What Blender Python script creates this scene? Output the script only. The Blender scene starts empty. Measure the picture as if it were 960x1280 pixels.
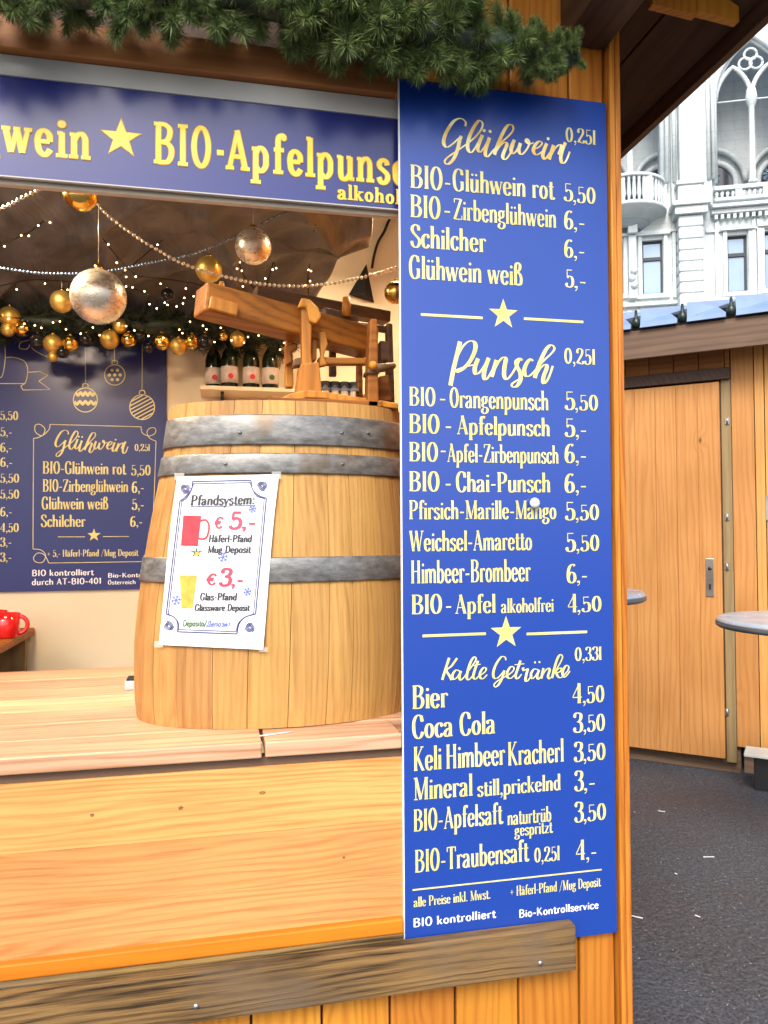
import bpy, math, random
from math import sin, cos, pi, radians, sqrt, atan2
from mathutils import Vector, Matrix
random.seed(7)
SC = bpy.context.scene
COL = SC.collection
# ------------------------------------------------------------------ camera
YAW, PITCH, ROLL, EYE = radians(12.3), radians(1.45), .006, 1.5
F = Vector((sin(YAW)*cos(PITCH), cos(YAW)*cos(PITCH), sin(PITCH)))
R0 = Vector((cos(YAW), -sin(YAW), 0)); U0 = R0.cross(F)
R = R0*cos(ROLL)-U0*sin(ROLL); U = U0*cos(ROLL)+R0*sin(ROLL)
CAM = Vector((-0.40010, -1.65215, EYE))
cd = bpy.data.cameras.new('camera'); co = bpy.data.objects.new('camera', cd); COL.objects.link(co)
co.matrix_world = Matrix(((R.x, U.x, -F.x, CAM.x), (R.y, U.y, -F.y, CAM.y), (R.z, U.z, -F.z, CAM.z), (0, 0, 0, 1)))
cd.sensor_fit = 'VERTICAL'; cd.sensor_height = 32.0; cd.lens = 24.0      # 960 px focal length on a 1280 px tall picture
cd.clip_start = .05; cd.clip_end = 2000
SC.camera = co
SC.view_settings.view_transform = 'Standard'; SC.view_settings.look = 'None'
SC.view_settings.exposure = 1.27; SC.view_settings.gamma = 1
# ------------------------------------------------------------------ sky and sun
SUN_EL, SUN_AZ = radians(44), radians(205)      # azimuth clockwise from +Y: the light comes from behind the camera
w = bpy.data.worlds.new('World'); SC.world = w; w.use_nodes = True
nt = w.node_tree; bg = nt.nodes['Background']
sk = nt.nodes.new('ShaderNodeTexSky'); sk.sky_type = 'NISHITA'; sk.sun_disc = False
sk.sun_elevation = SUN_EL; sk.sun_rotation = SUN_AZ; sk.air_density = 1.0; sk.dust_density = 3.0; sk.ozone_density = 1.0
nt.links.new(sk.outputs[0], bg.inputs[0]); bg.inputs[1].default_value = .13
sl = bpy.data.lights.new('sun', 'SUN'); sl.energy = 1.3; sl.angle = radians(25); sl.color = (1, .96, .9)
so = bpy.data.objects.new('sun', sl); COL.objects.link(so)
sd = Vector((sin(SUN_AZ)*cos(SUN_EL), cos(SUN_AZ)*cos(SUN_EL), sin(SUN_EL)))
so.rotation_euler = sd.to_track_quat('Z', 'Y').to_euler(); so.location = (-3, -6, 8)

# ------------------------------------------------------------------ measuring
def ray(u, v): return F+R*((u-480)/960)-U*((v-640)/960)
def P(u, v, y=0.0):
    d = ray(u, v); return CAM+d*((y-CAM.y)/d.y)
def PZ(u, v, z):
    d = ray(u, v); return CAM+d*((z-CAM.z)/d.z)
class Frame:
    def __init__(s, loc, rz): s.M = Matrix.Translation(loc) @ Matrix.Rotation(rz, 4, 'Z'); s.I = s.M.inverted(); s.loc = Vector(loc); s.rz = rz
    def at(s, u, v, y=0.0):
        c = s.I @ CAM; d = s.I.to_3x3() @ ray(u, v); return c+d*((y-c.y)/d.y)
# ------------------------------------------------------------------ materials
class NT:
    def __init__(s, name):
        s.m = bpy.data.materials.new(name); s.m.use_nodes = True; s.t = s.m.node_tree; s.b = s.t.nodes['Principled BSDF']
    def n(s, typ, **kw):
        nd = s.t.nodes.new('ShaderNode'+typ)
        for k, v in kw.items():
            if k in ('operation', 'blend_type', 'data_type', 'feature', 'noise_dimensions', 'interpolation_type', 'wave_type', 'bands_direction', 'clamp', 'use_clamp', 'gradient_type'): setattr(nd, k, v)
        return nd
    def inp(s, sock, v):
        if v is None: return
        if hasattr(v, 'links') or hasattr(v, 'is_linked'): s.t.links.new(v, sock)
        else:
            if hasattr(sock.default_value, '__len__') and len(sock.default_value) == 4 and len(v) == 3: v = (*v, 1)
            sock.default_value = v
    def math(s, op, a, b=None, c=None, clamp=False):
        nd = s.n('Math', operation=op); nd.use_clamp = clamp
        s.inp(nd.inputs[0], a); s.inp(nd.inputs[1], b) if b is not None else None
        if c is not None: s.inp(nd.inputs[2], c)
        return nd.outputs[0]
    def mix(s, f, a, b, mode='MIX'):
        nd = s.n('Mix', data_type='RGBA'); nd.blend_type = mode
        s.inp(nd.inputs[0], f); s.inp(nd.inputs[6], a); s.inp(nd.inputs[7], b); return nd.outputs[2]
    def noise(s, vec, scale, detail=3, rough=.55, dist=0):
        nd = s.n('TexNoise'); s.inp(nd.inputs['Vector'], vec); nd.inputs['Scale'].default_value = scale; nd.inputs['Detail'].default_value = detail
        nd.inputs['Roughness'].default_value = rough; nd.inputs['Distortion'].default_value = dist; return nd.outputs['Fac']
    def ramp(s, f, lo, hi, a=0.0, b=1.0):
        nd = s.n('MapRange'); nd.interpolation_type = 'SMOOTHSTEP'; s.inp(nd.inputs[0], f)
        for i, v in enumerate((lo, hi, a, b)): nd.inputs[i+1].default_value = v
        return nd.outputs[0]
    def obj(s, rand=0.0):
        tc = s.n('TexCoord').outputs['Object']
        if not rand: return tc
        oi = s.n('ObjectInfo').outputs['Random']; v = s.n('VectorMath', operation='MULTIPLY_ADD')
        s.t.links.new(oi, v.inputs[0]); v.inputs[1].default_value = (rand, rand*1.7, rand*2.3); s.t.links.new(tc, v.inputs[2]); return v.outputs[0]
    def scale(s, vec, x, y, z):
        v = s.n('VectorMath', operation='MULTIPLY'); s.t.links.new(vec, v.inputs[0]); v.inputs[1].default_value = (x, y, z); return v.outputs[0]
    def xyz(s, vec): return s.t.nodes[s._sep(vec)].outputs
    def _sep(s, vec):
        n = s.n('SeparateXYZ'); s.t.links.new(vec, n.inputs[0]); return n.name
    def bump(s, h, strength=.3, dist=.002):
        n = s.n('Bump'); n.inputs['Strength'].default_value = strength; n.inputs['Distance'].default_value = dist
        s.inp(n.inputs['Height'], h); s.t.links.new(n.outputs[0], s.b.inputs['Normal'])
    def set(s, **kw):
        mp = {'col': 'Base Color', 'rough': 'Roughness', 'metal': 'Metallic', 'coat': 'Coat Weight', 'coatr': 'Coat Roughness', 'spec': 'Specular IOR Level',
              'trans': 'Transmission Weight', 'emit': 'Emission Color', 'es': 'Emission Strength', 'ior': 'IOR', 'alpha': 'Alpha', 'sheen': 'Sheen Weight', 'sub': 'Subsurface Weight'}
        for k, v in kw.items(): s.inp(s.b.inputs[mp[k]], v)
        return s
def wood(name, light, dark, axis='X', freq=55, knots=1.0, rough=.5, bump=.25, contrast=.7, kscale=3.0, streak=.45, grey=None):
    k = NT(name); v = k.obj(5.0); x, y, z = k.xyz(v)
    a, p, q = {'X': (x, z, y), 'Y': (y, x, z), 'Z': (z, x, y)}[axis]
    pq = k.math('MULTIPLY_ADD', q, .8, p)
    c = k.n('CombineXYZ'); k.inp(c.inputs[0], k.math('MULTIPLY', a, .13)); k.inp(c.inputs[1], p); k.inp(c.inputs[2], q); V = c.outputs[0]
    kv = k.n('CombineXYZ'); k.inp(kv.inputs[0], k.math('MULTIPLY', a, .9)); k.inp(kv.inputs[1], k.math('MULTIPLY', p, 1.6)); k.inp(kv.inputs[2], k.math('MULTIPLY', q, .5))
    vo = k.n('TexVoronoi'); k.inp(vo.inputs['Vector'], kv.outputs[0]); vo.inputs['Scale'].default_value = kscale; d = vo.outputs['Distance']
    swirl = k.math('MULTIPLY', k.ramp(d, .0, .2, 1, 0), .05*knots)
    n1 = k.noise(V, 5, 3); n3 = k.noise(V, 22, 3)
    f = k.math('ADD', pq, k.math('MULTIPLY', n1, .16)); f = k.math('ADD', f, k.math('MULTIPLY', n3, .02)); f = k.math('ADD', f, swirl)
    s = k.math('SINE', k.math('MULTIPLY', f, freq*6.28)); s = k.math('MULTIPLY_ADD', s, .5, .5); s = k.math('POWER', s, 2.0)
    c2 = k.n('CombineXYZ'); k.inp(c2.inputs[0], k.math('MULTIPLY', a, .028)); k.inp(c2.inputs[1], k.math('ADD', p, k.math('MULTIPLY', f, .35))); k.inp(c2.inputs[2], q)
    fine = k.noise(c2.outputs[0], 330, 4, .75); mid = k.noise(V, 14, 3, .6); fib = k.noise(c2.outputs[0], 75, 4, .7)
    t = k.math('MULTIPLY', s, contrast*.55)
    t = k.math('ADD', t, k.math('MULTIPLY', k.ramp(mid, .35, .7), contrast*.4))
    t = k.math('ADD', t, k.math('ADD', k.math('MULTIPLY', k.math('SUBTRACT', fine, .5), streak), k.math('MULTIPLY', k.math('SUBTRACT', fib, .5), streak*1.9)), clamp=True)
    col = k.mix(t, light, dark)
    if grey: col = k.mix(k.ramp(k.noise(v, 3, 4), .45, .7), col, grey)
    big = k.noise(v, 1.4, 2); col = k.mix(k.ramp(big, .35, .75, 0, .35), col, tuple(cc*.8 for cc in dark))
    if knots:
        kn = k.ramp(k.math('ADD', d, k.math('MULTIPLY', k.noise(v, 60, 2), .02)), .025, .06, .85*min(1, knots), 0)
        col = k.mix(kn, col, (dark[0]*.35, dark[1]*.28, dark[2]*.25))
    oi = k.n('ObjectInfo').outputs['Random']
    hv = k.n('HueSaturation'); k.inp(hv.inputs['Color'], col); k.inp(hv.inputs['Value'], k.math('MULTIPLY_ADD', oi, .32, .84)); k.inp(hv.inputs['Hue'], k.math('MULTIPLY_ADD', oi, .012, .494))
    k.set(col=hv.outputs[0], spec=.28, rough=k.math('MULTIPLY_ADD', fine, .25, rough-.1))
    k.bump(k.math('ADD', k.math('MULTIPLY', fine, .7), k.math('MULTIPLY', s, .3)), bump, .0015)
    return k.m
def plain(name, col, rough=.5, metal=0, var=.12, scale=8, bump=0, bscale=200, **kw):
    k = NT(name); v = k.obj(3.0); n = k.noise(v, scale, 4)
    k.set(col=k.mix(k.ramp(n, .3, .7), tuple(c*(1-var) for c in col), tuple(min(1, c*(1+var)) for c in col)), rough=k.math('MULTIPLY_ADD', n, .15, max(.02, rough-.07)), metal=metal, **kw)
    if bump: k.bump(k.noise(v, bscale, 4), bump, .001)
    return k.m
M = {}
M['front'] = wood('spruce front board', (.68, .35, .115), (.43, .155, .036), 'X', 62, .8, .45, .3, .65, kscale=3.3, streak=.95)
M['strip'] = wood('orange oiled strip', (.70, .26, .018), (.50, .15, .01), 'X', 25, .3, .3, .15)
M['clad'] = wood('orange tongue and groove', (.60, .245, .032), (.34, .10, .010), 'Z', 45, .6, .36, .2)
M['post'] = wood('orange post', (.64, .24, .035), (.30, .075, .009), 'Z', 45, .5, .36, .4, .8, streak=.9)
M['counter'] = wood('pale counter plank', (.68, .42, .26), (.40, .185, .09), 'X', 40, .15, .33, .3, .9, streak=.8)
M['weather'] = wood('weathered beam', (.30, .18, .06), (.035, .020, .008), 'X', 60, .35, .75, 1.0, .9, streak=1.35, grey=(.19, .135, .08))
M['oak'] = wood('oak stave', (.49, .27, .085), (.27, .125, .034), 'Z', 60, .5, .5, .35, .55, streak=.85)
M['roofwood'] = wood('dark brown roof board', (.085, .045, .028), (.035, .018, .012), 'Y', 25, .3, .5, .4)
M['beam'] = wood('red brown beam', (.42, .17, .05), (.20, .07, .02), 'X', 25, .3, .45, .3)
M['far'] = wood('far stall planks', (.58, .285, .085), (.38, .15, .032), 'Z', 30, 1.0, .5, .25, .6, kscale=2.2, streak=.6)
M['fasc'] = wood('brown fascia', (.17, .105, .068), (.075, .045, .028), 'X', 22, .7, .65, .5)
M['frame'] = wood('olive door frame', (.27, .19, .09), (.15, .10, .045), 'Z', 22, .3, .6, .3)
M['presslight'] = wood('press light wood', (.56, .225, .028), (.22, .065, .007), 'Z', 30, .4, .45, .4)
M['pressbeam'] = wood('press beam wood', (.36, .125, .015), (.10, .03, .005), 'X', 35, .5, .5, .5)
M['pressdark'] = wood('press dark wood', (.13, .07, .035), (.05, .027, .014), 'X', 30, .3, .5, .5)
M['cream'] = plain('cream interior wall', (.80, .70, .50), .6, var=.05, scale=2, bump=.15, bscale=40)
M['white'] = plain('white print', (.85, .86, .88), .4, var=.02)
M['paper'] = plain('white paper', (.86, .86, .88), .45, var=.02, scale=3)
M['grey'] = plain('grey banner frame', (.42, .42, .40), .4, var=.06)
M['beige'] = plain('beige frame', (.55, .48, .38), .4, var=.05)
M['black'] = plain('black', (.012, .012, .014), .5)
M['knob'] = plain('white plastic pin', (.72, .75, .76), .25, var=.03)
M['red'] = plain('red glossy enamel', (.62, .01, .012), .12, var=.1, coat=.6)
M['green'] = plain('dark green', (.008, .018, .010), .3)
M['bottle'] = plain('dark green bottle glass', (.008, .016, .008), .07, var=.2)
M['blabel'] = plain('cream bottle label', (.66, .55, .48), .55, var=.1, scale=60)
M['redp'] = plain('red print', (.62, .035, .05), .45, var=.2, scale=40)
M['redtext'] = plain('rose print', (.55, .045, .09), .45, var=.1, scale=40)
M['amber'] = plain('amber print', (.75, .36, .05), .45, var=.15, scale=60)
M['bluep'] = plain('pale blue print', (.10, .14, .55), .45)
M['navyp'] = plain('navy print', (.02, .035, .16), .45)
M['ink'] = plain('dark print', (.03, .03, .04), .45)
M['greenp'] = plain('green print', (.04, .14, .04), .45, var=.4, scale=90)
M['lock'] = plain('brushed steel plate', (.45, .44, .42), .3, .9)
M['knot'] = plain('knot', (.24, .10, .035), .5, var=.5, scale=150)
M['grit'] = plain('light grit', (.22, .225, .24), .6, var=.75, scale=30)
M['cloth'] = plain('black cloth', (.006, .006, .007), .95)
M['screw'] = plain('zinc screw', (.55, .58, .60), .35, .9)
M['wire'] = plain('dark cable', (.01, .01, .008), .6)
M['table'] = plain('grey table top', (.42, .46, .50), .25, var=.08)
M['tableedge'] = plain('dark table rim', (.09, .10, .11), .4)
M['fabric'] = NT('taupe ceiling fabric').m
k = NT('taupe tent fabric'); v = k.obj(); n = k.noise(k.scale(v, 1, .4, 1), 5, 4, dist=1.5)
k.set(col=k.mix(k.ramp(n, .3, .7), (.085, .088, .095), (.175, .178, .185)), rough=.7); k.bump(n, .6, .03); M['fabric'] = k.m
k = NT('sky blue roof sheet'); n = k.noise(k.obj(2), 6, 4); k.set(col=k.mix(n, (.13, .20, .36), (.24, .33, .50)), rough=.35); M['sheet'] = k.m
k = NT('galvanised hoop steel'); v = k.obj(2); n = k.noise(k.scale(v, 1, 1, 2.5), 26, 6, .7); n2 = k.noise(v, 7, 3)
c = k.mix(k.ramp(n, .3, .75), (.12, .12, .115), (.28, .28, .27)); c = k.mix(k.ramp(n2, .56, .72, 0, .7), c, (.16, .10, .05))
k.set(col=c, rough=k.ramp(n, .2, .8, .32, .58), metal=.45); k.bump(n, .35, .002); M['hoop'] = k.m
k = NT('navy sign face'); v = k.obj(); k.set(col=k.mix(k.noise(v, 2.5, 3), (.007, .045, .29), (.009, .052, .33)), rough=.3, spec=.3, coat=1.0, coatr=.25); k.b.inputs['Coat IOR'].default_value = 1.52; M['blue'] = k.m
k = NT('navy banner face'); v = k.obj(); k.set(col=k.mix(k.noise(v, 2.5, 3), (.010, .016, .13), (.014, .022, .17)), rough=.25, spec=.4, coat=1.0, coatr=.2); k.b.inputs['Coat IOR'].default_value = 1.42; M['navy'] = k.m
k = NT('navy inner board'); v = k.obj(); k.set(col=k.mix(k.noise(v, 2.5, 3), (.012, .022, .15), (.016, .028, .19)), rough=.3, spec=.5); M['navyin'] = k.m
k = NT('gold print on blue'); v = k.obj(); n = k.noise(v, 14, 3)
k.set(col=k.mix(k.ramp(n, .35, .65), (.66, .58, .16), (.72, .67, .32)), rough=.35); M['gold'] = k.m
k = NT('golden script print'); v = k.obj(); n = k.noise(v, 22, 2)
k.set(col=k.mix(k.ramp(n, .35, .65), (.85, .52, .08), (1.0, .90, .42)), rough=.3); M['goldscript'] = k.m
k = NT('yellow banner print'); v = k.obj(); n = k.noise(v, 12, 2)
k.set(col=k.mix(k.ramp(n, .35, .65), (.98, .62, .03), (1.0, .78, .10)), rough=.35); M['yellow'] = k.m
k = NT('banner letter rim'); k.set(col=(.55, .26, .02), rough=.4); M['rim'] = k.m
k = NT('gold metal'); n = k.noise(k.obj(3), 30, 4); k.set(col=(.80, .52, .12), metal=1, rough=k.ramp(n, .3, .7, .12, .3)); M['goldm'] = k.m
k = NT('matt gold'); n = k.noise(k.obj(3), 90, 4); k.set(col=k.mix(n, (.62, .42, .10), (.80, .60, .18)), metal=.8, rough=.42); k.bump(n, .3, .002); M['goldmat'] = k.m
k = NT('antique silver gold'); v = k.obj(3); n = k.noise(k.scale(v, 1, 1, 3), 26, 6, .75)
k.set(col=k.mix(k.ramp(n, .35, .7), (.74, .64, .46), (.92, .90, .84)), metal=.72, rough=k.ramp(n, .3, .8, .2, .5)); k.bump(n, .3, .003); M['silver'] = k.m
k = NT('black bauble'); k.set(col=(.01, .012, .015), rough=.15); M['blackb'] = k.m
k = NT('pearl bead'); k.set(col=(.88, .80, .64), metal=.5, rough=.25); M['pearl'] = k.m
k = NT('blue bead'); k.set(col=(.20, .32, .50), metal=.6, rough=.25); M['bluebead'] = k.m
k = NT('fairy light'); k.set(col=(1, .8, .5), emit=(1, .55, .22), es=9.0); M['bulb'] = k.m
k = NT('lamp diffuser'); k.set(col=(.9, .9, .9), emit=(1, .78, .52), es=130.0); M['lamp'] = k.m
def needle(name, a, b):
    k = NT(name); oi = k.n('ObjectInfo').outputs['Random']; n = k.noise(k.obj(4), 45, 2)
    c = k.mix(k.ramp(n, .35, .65), a, b); c = k.mix(k.math('MULTIPLY', oi, .5), c, tuple(q*.5 for q in b)); k.set(col=c, rough=.5, sheen=.1); return k.m
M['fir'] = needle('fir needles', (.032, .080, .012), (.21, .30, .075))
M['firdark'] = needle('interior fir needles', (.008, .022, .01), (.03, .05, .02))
M['twig'] = plain('brown twig', (.10, .06, .03), .8)
k = NT('clear glass'); k.set(col=(.95, .97, .97), trans=1.0, rough=.03, ior=1.45); M['glass'] = k.m
k = NT('asphalt'); v = k.obj(); vo = k.n('TexVoronoi'); k.inp(vo.inputs['Vector'], v); vo.inputs['Scale'].default_value = 48
n = k.noise(v, 1.1, 5); sp = k.ramp(vo.outputs['Distance'], .10, .22, 1, 0); pick = k.ramp(k.noise(v, 30, 1), .55, .62)
c = k.mix(k.ramp(n, .35, .65), (.030, .033, .040), (.052, .056, .064)); c = k.mix(k.math('MULTIPLY', sp, k.math('MULTIPLY', pick, 1.0)), c, (.42, .43, .44))
f3 = k.noise(v, 42, 5, .95); c = k.mix(k.ramp(f3, .46, .56, 0, .9), c, (.11, .115, .125)); f2 = k.noise(v, 95, 5, .9); c = k.mix(k.ramp(f2, .48, .62, 0, .9), c, (.12, .125, .135)); c = k.mix(k.ramp(f2, .40, .50, .8, 0), c, (.008, .009, .011))
k.set(col=c, rough=k.ramp(n, .35, .65, .42, .8)); k.bump(k.math('ADD', vo.outputs['Distance'], f2), .9, .006); M['asphalt'] = k.m
def stone(name, a, b):
    k = NT(name); v = k.obj(); n = k.noise(v, .8, 5); n2 = k.noise(v, 6, 4)
    c = k.mix(k.ramp(n, .3, .7), a, b); c = k.mix(k.ramp(n2, .5, .8, 0, .35), c, tuple(q*.6 for q in a))
    x, y, z = k.xyz(v); cc = k.n('CombineXYZ'); k.inp(cc.inputs[0], k.math('ADD', x, y)); k.inp(cc.inputs[1], z); br = k.n('TexBrick'); k.inp(br.inputs['Vector'], cc.outputs[0])
    br.inputs['Scale'].default_value = 1; br.inputs['Brick Width'].default_value = 1.5; br.inputs['Row Height'].default_value = .55; br.inputs['Mortar Size'].default_value = .018
    br.inputs['Color1'].default_value = (1, 1, 1, 1); br.inputs['Color2'].default_value = (.94, .95, .96, 1); br.inputs['Mortar'].default_value = (.80, .82, .84, 1)
    drip = k.ramp(k.noise(k.scale(v, 1.6, 1.6, .15), 1.3, 4), .52, .75, 0, .3); c = k.mix(drip, c, tuple(q*.55 for q in a)); c = k.mix(1.0, c, br.outputs[0], 'MULTIPLY'); k.set(col=c, rough=.8); k.bump(n2, .4, .03); return k.m
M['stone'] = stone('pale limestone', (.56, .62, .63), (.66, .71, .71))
M['stonedark'] = stone('shaded loggia stone', (.46, .50, .51), (.54, .58, .59))  # darker copy of the limestone, loggia shade put into its colour
k = NT('window glass'); v = k.obj(); n = k.noise(v, .5, 2)
k.set(col=k.mix(n, (.16, .24, .34), (.32, .42, .52)), rough=.06, spec=.9, metal=.3); M['pane'] = k.m
k = NT('dark glass'); k.set(col=(.04, .045, .06), rough=.1, spec=.6); M['darkpane'] = k.m
M['lead'] = plain('window bar', (.03, .035, .04), .5)
M['swpl'] = plain('white plank', (.55, .56, .50), .5)

# ------------------------------------------------------------------ mesh helpers
class MB:
    def __init__(s): s.v = []; s.f = []; s.s = []
    def add(s, vs, fs, smooth=False):
        b = len(s.v); s.v += [tuple(x) for x in vs]; s.f += [tuple(i+b for i in f) for f in fs]; s.s += [smooth]*len(fs); return s
    def box(s, x0, x1, y0, y1, z0, z1):
        x0, x1 = sorted((x0, x1)); y0, y1 = sorted((y0, y1)); z0, z1 = sorted((z0, z1))
        return s.add([(x0, y0, z0), (x1, y0, z0), (x1, y1, z0), (x0, y1, z0), (x0, y0, z1), (x1, y0, z1), (x1, y1, z1), (x0, y1, z1)],
                     [(0, 3, 2, 1), (4, 5, 6, 7), (0, 1, 5, 4), (1, 2, 6, 5), (2, 3, 7, 6), (3, 0, 4, 7)])
    def prism(s, poly, y0, y1, tr=None):            # poly in (x, z), extruded along y
        n = len(poly); vs = [(x, y0, z) for x, z in poly]+[(x, y1, z) for x, z in poly]
        if tr: vs = [tr(q) for q in vs]
        return s.add(vs, [tuple(range(n)), tuple(range(2*n-1, n-1, -1))]+[(i, n+i, n+(i+1) % n, (i+1) % n) for i in range(n)])
    def bar(s, a, b, w, h, up=(0, 0, 1)):             # square bar between two points
        a, b = Vector(a), Vector(b); d = (b-a).normalized(); sd_ = d.cross(Vector(up)).normalized(); uu = sd_.cross(d)
        vs = [p+sd_*(i*w/2)+uu*(j*h/2) for p in (a, b) for i, j in ((-1, -1), (1, -1), (1, 1), (-1, 1))]
        return s.add(vs, [(0, 3, 2, 1), (4, 5, 6, 7), (0, 1, 5, 4), (1, 2, 6, 5), (2, 3, 7, 6), (3, 0, 4, 7)])
    def tube(s, pts, r, n=6, caps=True):
        pts = [Vector(p) for p in pts]; m = len(pts); vs = []; ref = None
        for i, p in enumerate(pts):
            d = (pts[min(i+1, m-1)]-pts[max(i-1, 0)]).normalized()
            if ref is None: ref = d.orthogonal().normalized()
            ref = (ref-d*ref.dot(d)).normalized(); o = d.cross(ref); rr = r[i] if hasattr(r, '__len__') else r
            vs += [p+(ref*cos(2*pi*k/n)+o*sin(2*pi*k/n))*rr for k in range(n)]
        fs = [(i*n+k, i*n+(k+1) % n, (i+1)*n+(k+1) % n, (i+1)*n+k) for i in range(m-1) for k in range(n)]
        if caps: fs += [tuple(range(n-1, -1, -1)), tuple(range((m-1)*n, m*n))]
        return s.add(vs, fs, True)
    def lathe(s, prof, c=(0, 0, 0), n=20, sy=1.0):     # prof: (r, z) pairs
        m = len(prof); vs = [(c[0]+r*cos(2*pi*k/n), c[1]+r*sy*sin(2*pi*k/n), c[2]+z) for r, z in prof for k in range(n)]
        fs = [(i*n+k, i*n+(k+1) % n, (i+1)*n+(k+1) % n, (i+1)*n+k) for i in range(m-1) for k in range(n)]
        if prof[0][0] > 1e-5: fs.append(tuple(range(n-1, -1, -1)))
        if prof[-1][0] > 1e-5: fs.append(tuple(range((m-1)*n, m*n)))
        return s.add(vs, fs, True)
    def ball(s, c, r, n=12): return s.lathe([(max(1e-6, r*sin(pi*i/(n//2+1))), -r*cos(pi*i/(n//2+1))) for i in range(n//2+2)], c, n)
ROOT = {}
def tag(o, label=None, cat=None, group=None, kind=None):
    for k_, v_ in (('label', label), ('category', cat), ('group', group), ('kind', kind)):
        if v_: o[k_] = v_
    return o
def thing(name, label, cat, loc=(0, 0, 0), rz=0, group=None):
    o = bpy.data.objects.new(name, None); COL.objects.link(o); o.location = loc; o.rotation_euler = (0, 0, rz); o.empty_display_size = .05
    ROOT[o.name] = (Matrix.Translation(loc) @ Matrix.Rotation(rz, 4, 'Z')).inverted(); return tag(o, label, cat, group)
def part(name, mb, mat, parent=None, local=False, bevel=0, loc=None, label=None, kind=None):
    I = ROOT.get(parent.name) if parent is not None and not local else None
    if I is None and parent is not None and not local: I = Matrix.Identity(4)
    off = Vector(loc) if loc is not None else Vector((0, 0, 0))
    vs = mb.v if I is None else [tuple(I @ Vector(q)) for q in mb.v]
    if loc is not None: vs = [tuple(Vector(q)-off) for q in vs]
    me = bpy.data.meshes.new(name); me.from_pydata(vs, [], mb.f); me.polygons.foreach_set('use_smooth', mb.s); me.materials.append(M[mat] if isinstance(mat, str) else mat)
    me.validate(); me.update()
    o = bpy.data.objects.new(name, me); COL.objects.link(o); o.location = off
    if parent is not None:
        o.parent = parent
        if parent.name in ROOT: ROOT[o.name] = ROOT[parent.name] if loc is None else (Matrix.Translation(-off) @ ROOT[parent.name])
    if bevel:
        b = o.modifiers.new('bevel', 'BEVEL'); b.width = bevel; b.segments = 2; b.limit_method = 'ANGLE'; b.angle_limit = radians(40)
    return tag(o, label, None, None, kind)
def solo(name, mb, mat, label, cat, group=None, loc=(0, 0, 0), bevel=0, kind=None):
    vs = MB(); vs.v = [tuple(Vector(q)-Vector(loc)) for q in mb.v]; vs.f = mb.f; vs.s = mb.s
    o = part(name, vs, mat, None, True, bevel); o.location = loc; return tag(o, label, cat, group, kind)
# ------------------------------------------------------------------ lettering: strokes drawn with a nib
def S(*p, n=5):                                   # Catmull-Rom through points
    p = list(p)
    if len(p) < 3: return p
    q = [p[0]]+p+[p[-1]]; out = []
    for i in range(1, len(q)-2):
        a, b, c, d = q[i-1:i+3]
        for k in range(n):
            t = k/n
            out.append(tuple(.5*((2*b[j])+(-a[j]+c[j])*t+(2*a[j]-5*b[j]+4*c[j]-d[j])*t*t+(-a[j]+3*b[j]-3*c[j]+d[j])*t**3) for j in (0, 1)))
    return out+[p[-1]]
def L(*p): return list(p)
def A(cx, cy, rx, ry, a0, a1, n=12): return [(cx+rx*cos(radians(a0+(a1-a0)*i/n)), cy+ry*sin(radians(a0+(a1-a0)*i/n))) for i in range(n+1)]
G = {}
def gl(ch, adv, *st): G[ch] = (adv, st)
c_, h_, s_, d_ = 'c', 'h', 's', 'd'
def V(x, a, b): return (c_, L((x, a), (x, b)))
def sf(x, y, l=.085, r=.085): return (s_, L((x-l, y), (x+r, y)))
bl = .025                                         # serif centre height above the base line
ARCH = lambda x0, x1: (c_, S((x0, .42), (x0+.07, .56), ((x0+x1)/2+.05, .60), (x1-.01, .50), (x1, .38))+[(x1, 0)])
gl('a', .43, (c_, S((.07, .46), (.09, .56), (.18, .60), (.27, .55), (.30, .42))+[(.30, .0)]), (c_, S((.29, .36), (.16, .31), (.07, .19), (.08, .05), (.17, .01), (.25, .06), (.29, .14))), (s_, L((.30, bl), (.40, bl))), (d_, (.085, .475), .05))
gl('b', .45, V(.1, 0, 1), (c_, S((.1, .44), (.17, .58), (.27, .59), (.35, .46), (.36, .31), (.35, .14), (.27, .02), (.18, .02), (.1, .12))), (s_, L((.02, .975), (.1, .975))))
gl('c', .39, (c_, S((.33, .47), (.28, .59), (.18, .59), (.09, .47), (.08, .30), (.10, .12), (.18, .01), (.27, .03), (.34, .15))), (d_, (.31, .48), .05))
gl('d', .46, V(.35, 0, 1), (c_, S((.35, .44), (.28, .58), (.18, .59), (.10, .46), (.09, .30), (.10, .14), (.18, .02), (.27, .02), (.35, .13))), (s_, L((.27, .975), (.35, .975))), (s_, L((.35, bl), (.44, bl))))
gl('e', .42, (h_, L((.09, .33), (.34, .33))), (c_, S((.34, .33), (.33, .50), (.23, .60), (.13, .56), (.08, .42), (.08, .28), (.11, .11), (.20, .01), (.28, .03), (.35, .15))))
gl('f', .30, (c_, S((.31, .92), (.25, .985), (.16, .93), (.14, .80))+[(.14, 0)]), (h_, L((.03, .6), (.29, .6))), sf(.14, bl), (d_, (.29, .91), .045))
gl('g', .42, (c_, A(.19, .42, .115, .175, 0, 360)), (c_, S((.13, .26), (.07, .16), (.14, .07), (.29, .04), (.36, -.06), (.31, -.20), (.18, -.26), (.06, -.19), (.06, -.08), (.14, -.01))), (h_, S((.28, .52), (.33, .59), (.40, .58))))
gl('h', .46, V(.1, 0, 1), ARCH(.1, .35), sf(.1, bl, .08, .06), sf(.35, bl, .06, .08), (s_, L((.02, .975), (.1, .975))))
gl('i', .21, V(.11, 0, .6), sf(.11, bl), (s_, L((.03, .575), (.11, .575))), (d_, (.11, .80), .065))
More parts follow.
